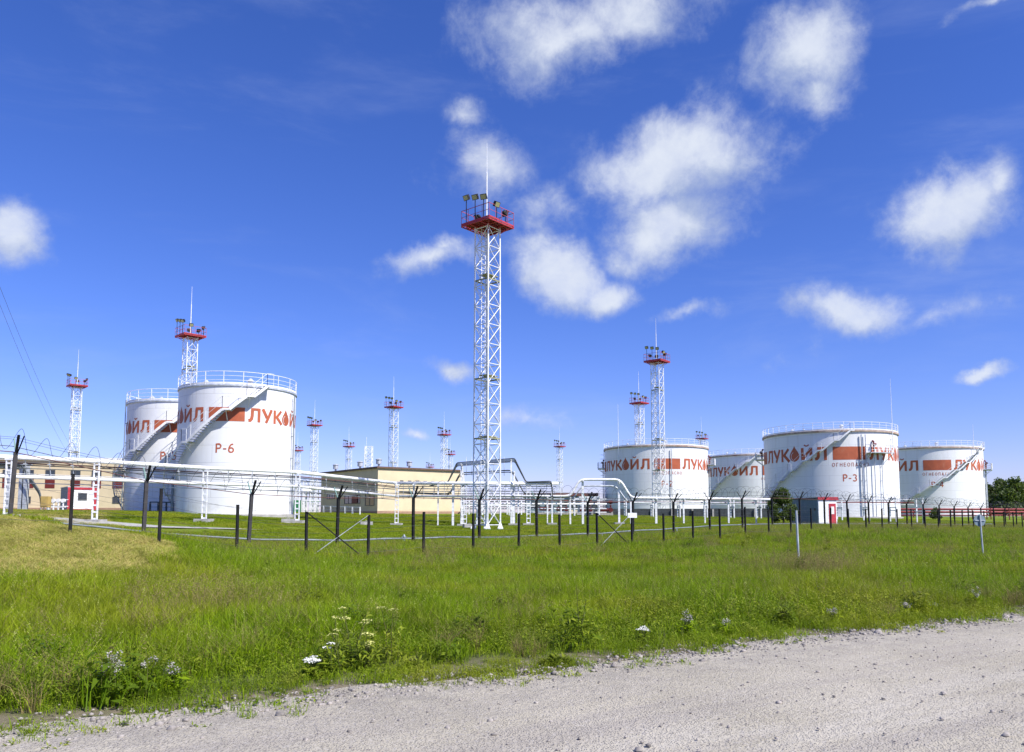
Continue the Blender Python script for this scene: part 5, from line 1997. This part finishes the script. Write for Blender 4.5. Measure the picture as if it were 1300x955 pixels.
def mid(X, Y):
    vis = np.abs(X) < .72 * Y + 6
    d = X * RN.x + Y * RN.y
    dm = dry_mask(X, Y)
    r = rng.random(X.shape)
    I_ = np.where(r < .5, 10, 11)
    sc_ = .5 + .5 * vnoise(X, Y, 5.0, 12) + .4 * vnoise(X, Y, 2.2, 14)
    ins = fence_side(X, Y) > .4
    put(X, Y, sc_, I_, vis & (d > ROAD_D + 1.2) & ((Y > 23.5) | (np.abs(X) > 19)) & (~ins) & (dm < .4) & (Y < 130))
    put(X, Y, np.full(X.shape, 1.1), 5 + (r * 100).astype(int) % 2, vis & (dm >= .4) & (Y > 23.5))


scatter(-40, 110, 14, 125, 1.45, mid)


def lawn_(X, Y):
    vis = np.abs(X) < .70 * Y + 6
    ins = fence_side(X, Y) > .3
    acc = (np.abs(Y - 48.5) < 3.4) & (X < -17)
    r = rng.random(X.shape)
    I_ = np.where(r < .7, 12, 13)
    sc_ = .8 + .3 * rng.random(X.shape)
    # keep the tank feet and buildings clear
    clear = np.ones(X.shape, bool)
    for (cx, cy, rr) in ((-25.5, 73.5, 5.9), (-34.5, 82, 5.9)):
        clear &= np.hypot(X - cx, Y - cy) > rr
    clear &= ~((Y > 96) & (X > -30) & (X < 0))
    put(X, Y, sc_, I_, vis & ins & (~acc) & clear & (Y < 118) & (Y > 20) & ~((Y > 91) & (X < -38)))


scatter(-75, 90, 22, 118, 2.1, lawn_)


def verge(X, Y):
    d = X * RN.x + Y * RN.y
    r = rng.random(X.shape)
    put(X, Y, .5 + .6 * r, np.full(X.shape, 14), (np.abs(d - ROAD_D - .15) < .45) & (r < .8) & (np.abs(X) < .8 * np.abs(Y) + 6))


scatter(-16, 40, -4, 32, .55, verge)


def clumps(X, Y):
    d = X * RN.x + Y * RN.y
    r = rng.random(X.shape)
    n_ = vnoise(X, Y, 3.0, 31)
    I_ = np.where(r < .45, 15, np.where(r < .62, 16, 17))
    keep = (np.abs(X) < .72 * np.abs(Y) + 5) & (d > ROAD_D + .7) & (fence_side(X, Y) < 0) & (dry_mask(X, Y) < .3) & (n_ + rng.random(X.shape) * .5 > .80)
    put(X, Y, (.4 + .55 * rng.random(X.shape)) * np.where(Y > 28, 1.15, 1.0), I_, keep)


scatter(-24, 90, 4, 90, 1.15, clumps)
X = np.concatenate(PX); Y = np.concatenate(PY); S_ = np.concatenate(PS); I_ = np.concatenate(PI_)
Z = height(X, Y)
e = .35
DX = (height(X + e, Y) - height(X - e, Y)) / (2 * e); DY = (height(X, Y + e) - height(X, Y - e)) / (2 * e)
rots = np.zeros((len(X), 3), np.float32)
spin = rng.uniform(0, 2 * pi, len(X))
for i in range(len(X)):
    n_ = Vector((-DX[i], -DY[i], 1)).normalized()
    q = Vector((0, 0, 1)).rotation_difference(n_).to_matrix() @ Matrix.Rotation(spin[i], 3, 'Z')
    rots[i] = q.to_euler('XYZ')
me = bpy.data.meshes.new('grass')
me.vertices.add(len(X)); me.vertices.foreach_set('co', np.c_[X, Y, Z].astype(np.float32).ravel())
a = me.attributes.new('rot', 'FLOAT_VECTOR', 'POINT'); a.data.foreach_set('vector', rots.ravel())
a = me.attributes.new('scl', 'FLOAT', 'POINT'); a.data.foreach_set('value', S_.astype(np.float32))
a = me.attributes.new('pid', 'INT', 'POINT'); a.data.foreach_set('value', I_.astype(np.int32))
go = bpy.data.objects.new('grass', me)
COL.objects.link(go)
tag(go, 'green meadow grass, weeds and short mown lawn covering the ground', 'grass', kind='stuff')
ng = bpy.data.node_groups.new('ground_cover', 'GeometryNodeTree')
ng.interface.new_socket('Geometry', in_out='INPUT', socket_type='NodeSocketGeometry')
ng.interface.new_socket('Geometry', in_out='OUTPUT', socket_type='NodeSocketGeometry')
gi = ng.nodes.new('NodeGroupInput'); go_ = ng.nodes.new('NodeGroupOutput')
ci = ng.nodes.new('GeometryNodeCollectionInfo')
ci.inputs['Collection'].default_value = proto
ci.inputs['Separate Children'].default_value = True
ci.inputs['Reset Children'].default_value = True
ip = ng.nodes.new('GeometryNodeInstanceOnPoints')
ip.inputs['Pick Instance'].default_value = True
def na(name, typ):
    x = ng.nodes.new('GeometryNodeInputNamedAttribute'); x.data_type = typ; x.inputs['Name'].default_value = name
    return x.outputs[0]
er = ng.nodes.new('FunctionNodeEulerToRotation')
ng.links.new(na('rot', 'FLOAT_VECTOR'), er.inputs[0])
ng.links.new(gi.outputs[0], ip.inputs['Points'])
ng.links.new(ci.outputs[0], ip.inputs['Instance'])
ng.links.new(na('pid', 'INT'), ip.inputs['Instance Index'])
ng.links.new(er.outputs[0], ip.inputs['Rotation'])
ng.links.new(na('scl', 'FLOAT'), ip.inputs['Scale'])
ng.links.new(ip.outputs[0], go_.inputs[0])
md = go.modifiers.new('cover', 'NODES')
md.node_group = ng
print('grass pieces', len(X))

# loose stones on the road and along its edge
bmv = [(0, 0, 1)] + [(cos(k * 2 * pi / 5 + .3) * .9, sin(k * 2 * pi / 5 + .3) * .9, .42) for k in range(5)] + [(cos((k + .5) * 2 * pi / 5 + .3) * .9, sin((k + .5) * 2 * pi / 5 + .3) * .9, -.42) for k in range(5)]
BV = np.array(bmv)
BF = [(0, 1 + k, 1 + (k + 1) % 5) for k in range(5)] + [(1 + k, 6 + k, 1 + (k + 1) % 5) for k in range(5)] + [(1 + (k + 1) % 5, 6 + k, 6 + (k + 1) % 5) for k in range(5)]
BF = np.array(BF)
ns1, ns2 = 8200, 4200
sa = rng.uniform(-9, 26, ns1); da = ROAD_D - .10 + rng.normal(0, .26, ns1)
sb = rng.uniform(-9, 24, ns2); db = rng.uniform(2.5, 7.0, ns2)
sza = rng.gamma(2.0, .0042, ns1) + .003; szb = rng.gamma(1.5, .0036, ns2) + .003
ss_ = np.r_[sa, sb]; ds_ = np.r_[da, db]; sz = np.r_[sza, szb]
x = RDIR.x * ss_ + RN.x * ds_; y = RDIR.y * ss_ + RN.y * ds_
zt = 0.012 + 0.02 * (1 - ((np.clip(ds_, -3, 7.1) - 2) / 5.2) ** 2)
n_ = len(ss_)
V_ = BV[None] * rng.uniform(.6, 1.3, (n_, 11, 3)) * (sz[:, None, None] * np.array([1.15, 1, .65]))
th = rng.uniform(0, 2 * pi, n_)
vx = V_[..., 0] * np.cos(th)[:, None] - V_[..., 1] * np.sin(th)[:, None]
vy = V_[..., 0] * np.sin(th)[:, None] + V_[..., 1] * np.cos(th)[:, None]
V_ = np.stack([vx + x[:, None], vy + y[:, None], V_[..., 2] + (zt + sz * .25)[:, None]], -1).reshape(-1, 3)
T_ = (BF[None] + (np.arange(n_) * 11)[:, None, None]).reshape(-1)
me = bpy.data.meshes.new('loose_stones')
me.vertices.add(len(V_)); me.vertices.foreach_set('co', V_.astype(np.float32).ravel())
me.loops.add(len(T_)); me.loops.foreach_set('vertex_index', T_.astype(np.int32))
me.polygons.add(len(T_) // 3); me.polygons.foreach_set('loop_start', np.arange(0, len(T_), 3, dtype=np.int32))
me.update(calc_edges=True)
M['stone'] = mat('loose_stone', (0.27, 0.245, 0.22), .9, var=.5, scale=9)
me.materials.append(M['stone'])
o = bpy.data.objects.new('loose_stones', me); COL.objects.link(o)
tag(o, 'loose grey stones scattered over the gravel road and along its ragged edge', 'stones', kind='stuff')


# flowering plants one can tell apart
def plant(px, py, kind, label, h, seed, n=7):
    R_ = np.random.default_rng(seed)
    # stand it on the verge side of the road, as tall as the view ray allows
    for _ in range(30):
        d = 4.0
        while d < 60:
            q = at(px, py, d)
            if q.z < gz(q.x, q.y) + h * .95: break
            d += .1
        if q.x * RN.x + q.y * RN.y > ROAD_D + .75: break
        h *= .93
    z = gz(q.x, q.y)
    nm = {'fluff': 'thistle_plant', 'white': 'yarrow_plant', 'umbel': 'umbel_plant', 'leafy': 'weed_plant'}[kind]
    r = empty(nm, (q.x, q.y, z))
    tag(r, label, 'plant', {'fluff': 'grey thistles gone to seed', 'white': 'white flowering yarrow', 'umbel': 'pale yellow umbel plants', 'leafy': 'dark leafy weeds'}[kind])
    st, tips = MB(), []
    for k in range(n):
        a = R_.uniform(0, 2 * pi); l = h * R_.uniform(.7, 1.08); sp = R_.uniform(.05, .26) * h
        p0 = Vector((R_.normal() * .04, R_.normal() * .04, -.05)); p1 = Vector((sp * .4 * cos(a), sp * .4 * sin(a), l * .55)); p2 = Vector((sp * cos(a), sp * sin(a), l))
        st.tube([p0, p1, p2], [.007, .005, .003], 5)
        tips.append(p2)
        for j in range(2):
            b2 = R_.uniform(0, 2 * pi); q2 = p1 + Vector((cos(b2), sin(b2), 1.2)) * (.11 * h + .03)
            st.tube([p1, q2], [.004, .002], 4)
            if kind != 'umbel': tips.append(q2 + Vector((0, 0, .05 * h)))
    st.build('stem', M['g_stem'], r)
    T = np.array([tuple(t) for t in tips])
    lv = leaves_(R_, 130 if kind != 'leafy' else 420, .42 * h + .1, h * .85, .11, .03)
    o = fmesh('leaf', lv[0], 4, M['g_weed'] if kind != 'fluff' else M['g_lush'], r, lv[1]); COL.objects.link(o)
    if kind == 'leafy': return r
    cnt = {'fluff': 18, 'white': 40, 'umbel': 46}[kind]
    N_ = len(T) * cnt
    if kind == 'fluff':
        c = np.repeat(T, cnt, 0) + R_.normal(0, 1, (N_, 3)) * .015
        rr = .0065
    else:
        ang_ = R_.uniform(0, 2 * pi, N_); ra = np.sqrt(R_.random(N_)) * (.045 if kind == 'white' else .06)
        c = np.repeat(T, cnt, 0) + np.c_[ra * np.cos(ang_), ra * np.sin(ang_), .01 - ra * ra * 4 + R_.normal(0, .003, N_)]
        rr = .007
    x = R_.normal(size=(N_, 3)) * (np.array([1, 1, .35]) if kind != 'fluff' else 1); x /= np.linalg.norm(x, axis=1)[:, None]
    y = np.cross(x, R_.normal(size=(N_, 3)) + (np.array([0, 0, 2.5]) if kind != 'fluff' else 0)); y /= np.linalg.norm(y, axis=1)[:, None]
    rs = (rr * R_.uniform(.6, 1.4, N_))[:, None]
    V_ = np.stack([c - x * rs, c - y * rs, c + x * rs, c + y * rs], 1).reshape(-1, 3)
    o = fmesh('flower_head', V_, 4, M[{'fluff': 'fl_grey', 'white': 'fl_white', 'umbel': 'fl_yellow'}[kind]], r, R_.random(N_)); COL.objects.link(o)
    return r


plant(143, 838, 'fluff', 'large clump of grey fluffy thistle heads at the bottom left', .62, 1, 9)
plant(187, 830, 'fluff', 'single grey thistle head right of the large clump at the bottom left', .55, 2, 2)
plant(218, 848, 'fluff', 'small pale thistle tuft lowest at the bottom left, right of the large clump', .5, 3, 4)
plant(396, 838, 'white', 'white yarrow at the bottom of the meadow, lowest of the white flowers', .5, 4, 4)
plant(420, 821, 'white', 'single small white yarrow head just above the larger one', .5, 5, 1)
plant(448, 776, 'umbel', 'tall pale yellow umbel plant, left one of the highest pair in the middle meadow', .85, 6, 5)
plant(496, 778, 'umbel', 'pale yellow umbel plant, right one of the highest pair in the middle meadow', .8, 7, 2)
plant(428, 793, 'umbel', 'pale yellow umbel plant below and left of the highest pair', .7, 8, 3)
plant(465, 810, 'umbel', 'pale yellow umbel plant nearest the road in the middle meadow', .7, 9, 4)
plant(870, 780, 'fluff', 'grey thistle clump in the grass above the narrow start of the road', .6, 10, 5)
plant(815, 800, 'white', 'low white flowers close to the road edge left of the grey thistle clump', .35, 11, 3)
plant(920, 790, 'fluff', 'sparse grey thistle stems right of the thistle clump above the road', .5, 12, 2)
plant(1055, 775, 'fluff', 'grey thistle clump near the road edge, left of the middle of the right half', .5, 13, 4)
plant(1150, 768, 'fluff', 'broad pale thistle patch beside the road, second from the right', .5, 14, 7)
plant(1185, 768, 'fluff', 'small thistle patch beside the road between the broad one and the last one', .45, 15, 4)
plant(1236, 750, 'fluff', 'rightmost grey thistle tuft, highest of those by the road', .55, 16, 3)
plant(735, 745, 'leafy', 'tall dark stalk of a leafy weed standing alone in the meadow, centre right', .8, 17, 3)
plant(708, 835, 'leafy', 'big dark leafy weed at the edge where the gravel starts', .6, 18, 9)
plant(995, 765, 'leafy', 'broad dark leafy weed clump in the grass above the road on the right', .75, 19, 12)
plant(1018, 703, 'leafy', 'brownish leafy weed growing round the foot of the bare metal post', .7, 20, 8)
plant(525, 838, 'leafy', 'dark leafy weed clump at the bottom centre', .5, 21, 10)

# dark footings and last details
try:
    sc.cycles.max_bounces = 6
    sc.cycles.diffuse_bounces = 3
    sc.cycles.transparent_max_bounces = 6
except Exception:
    pass
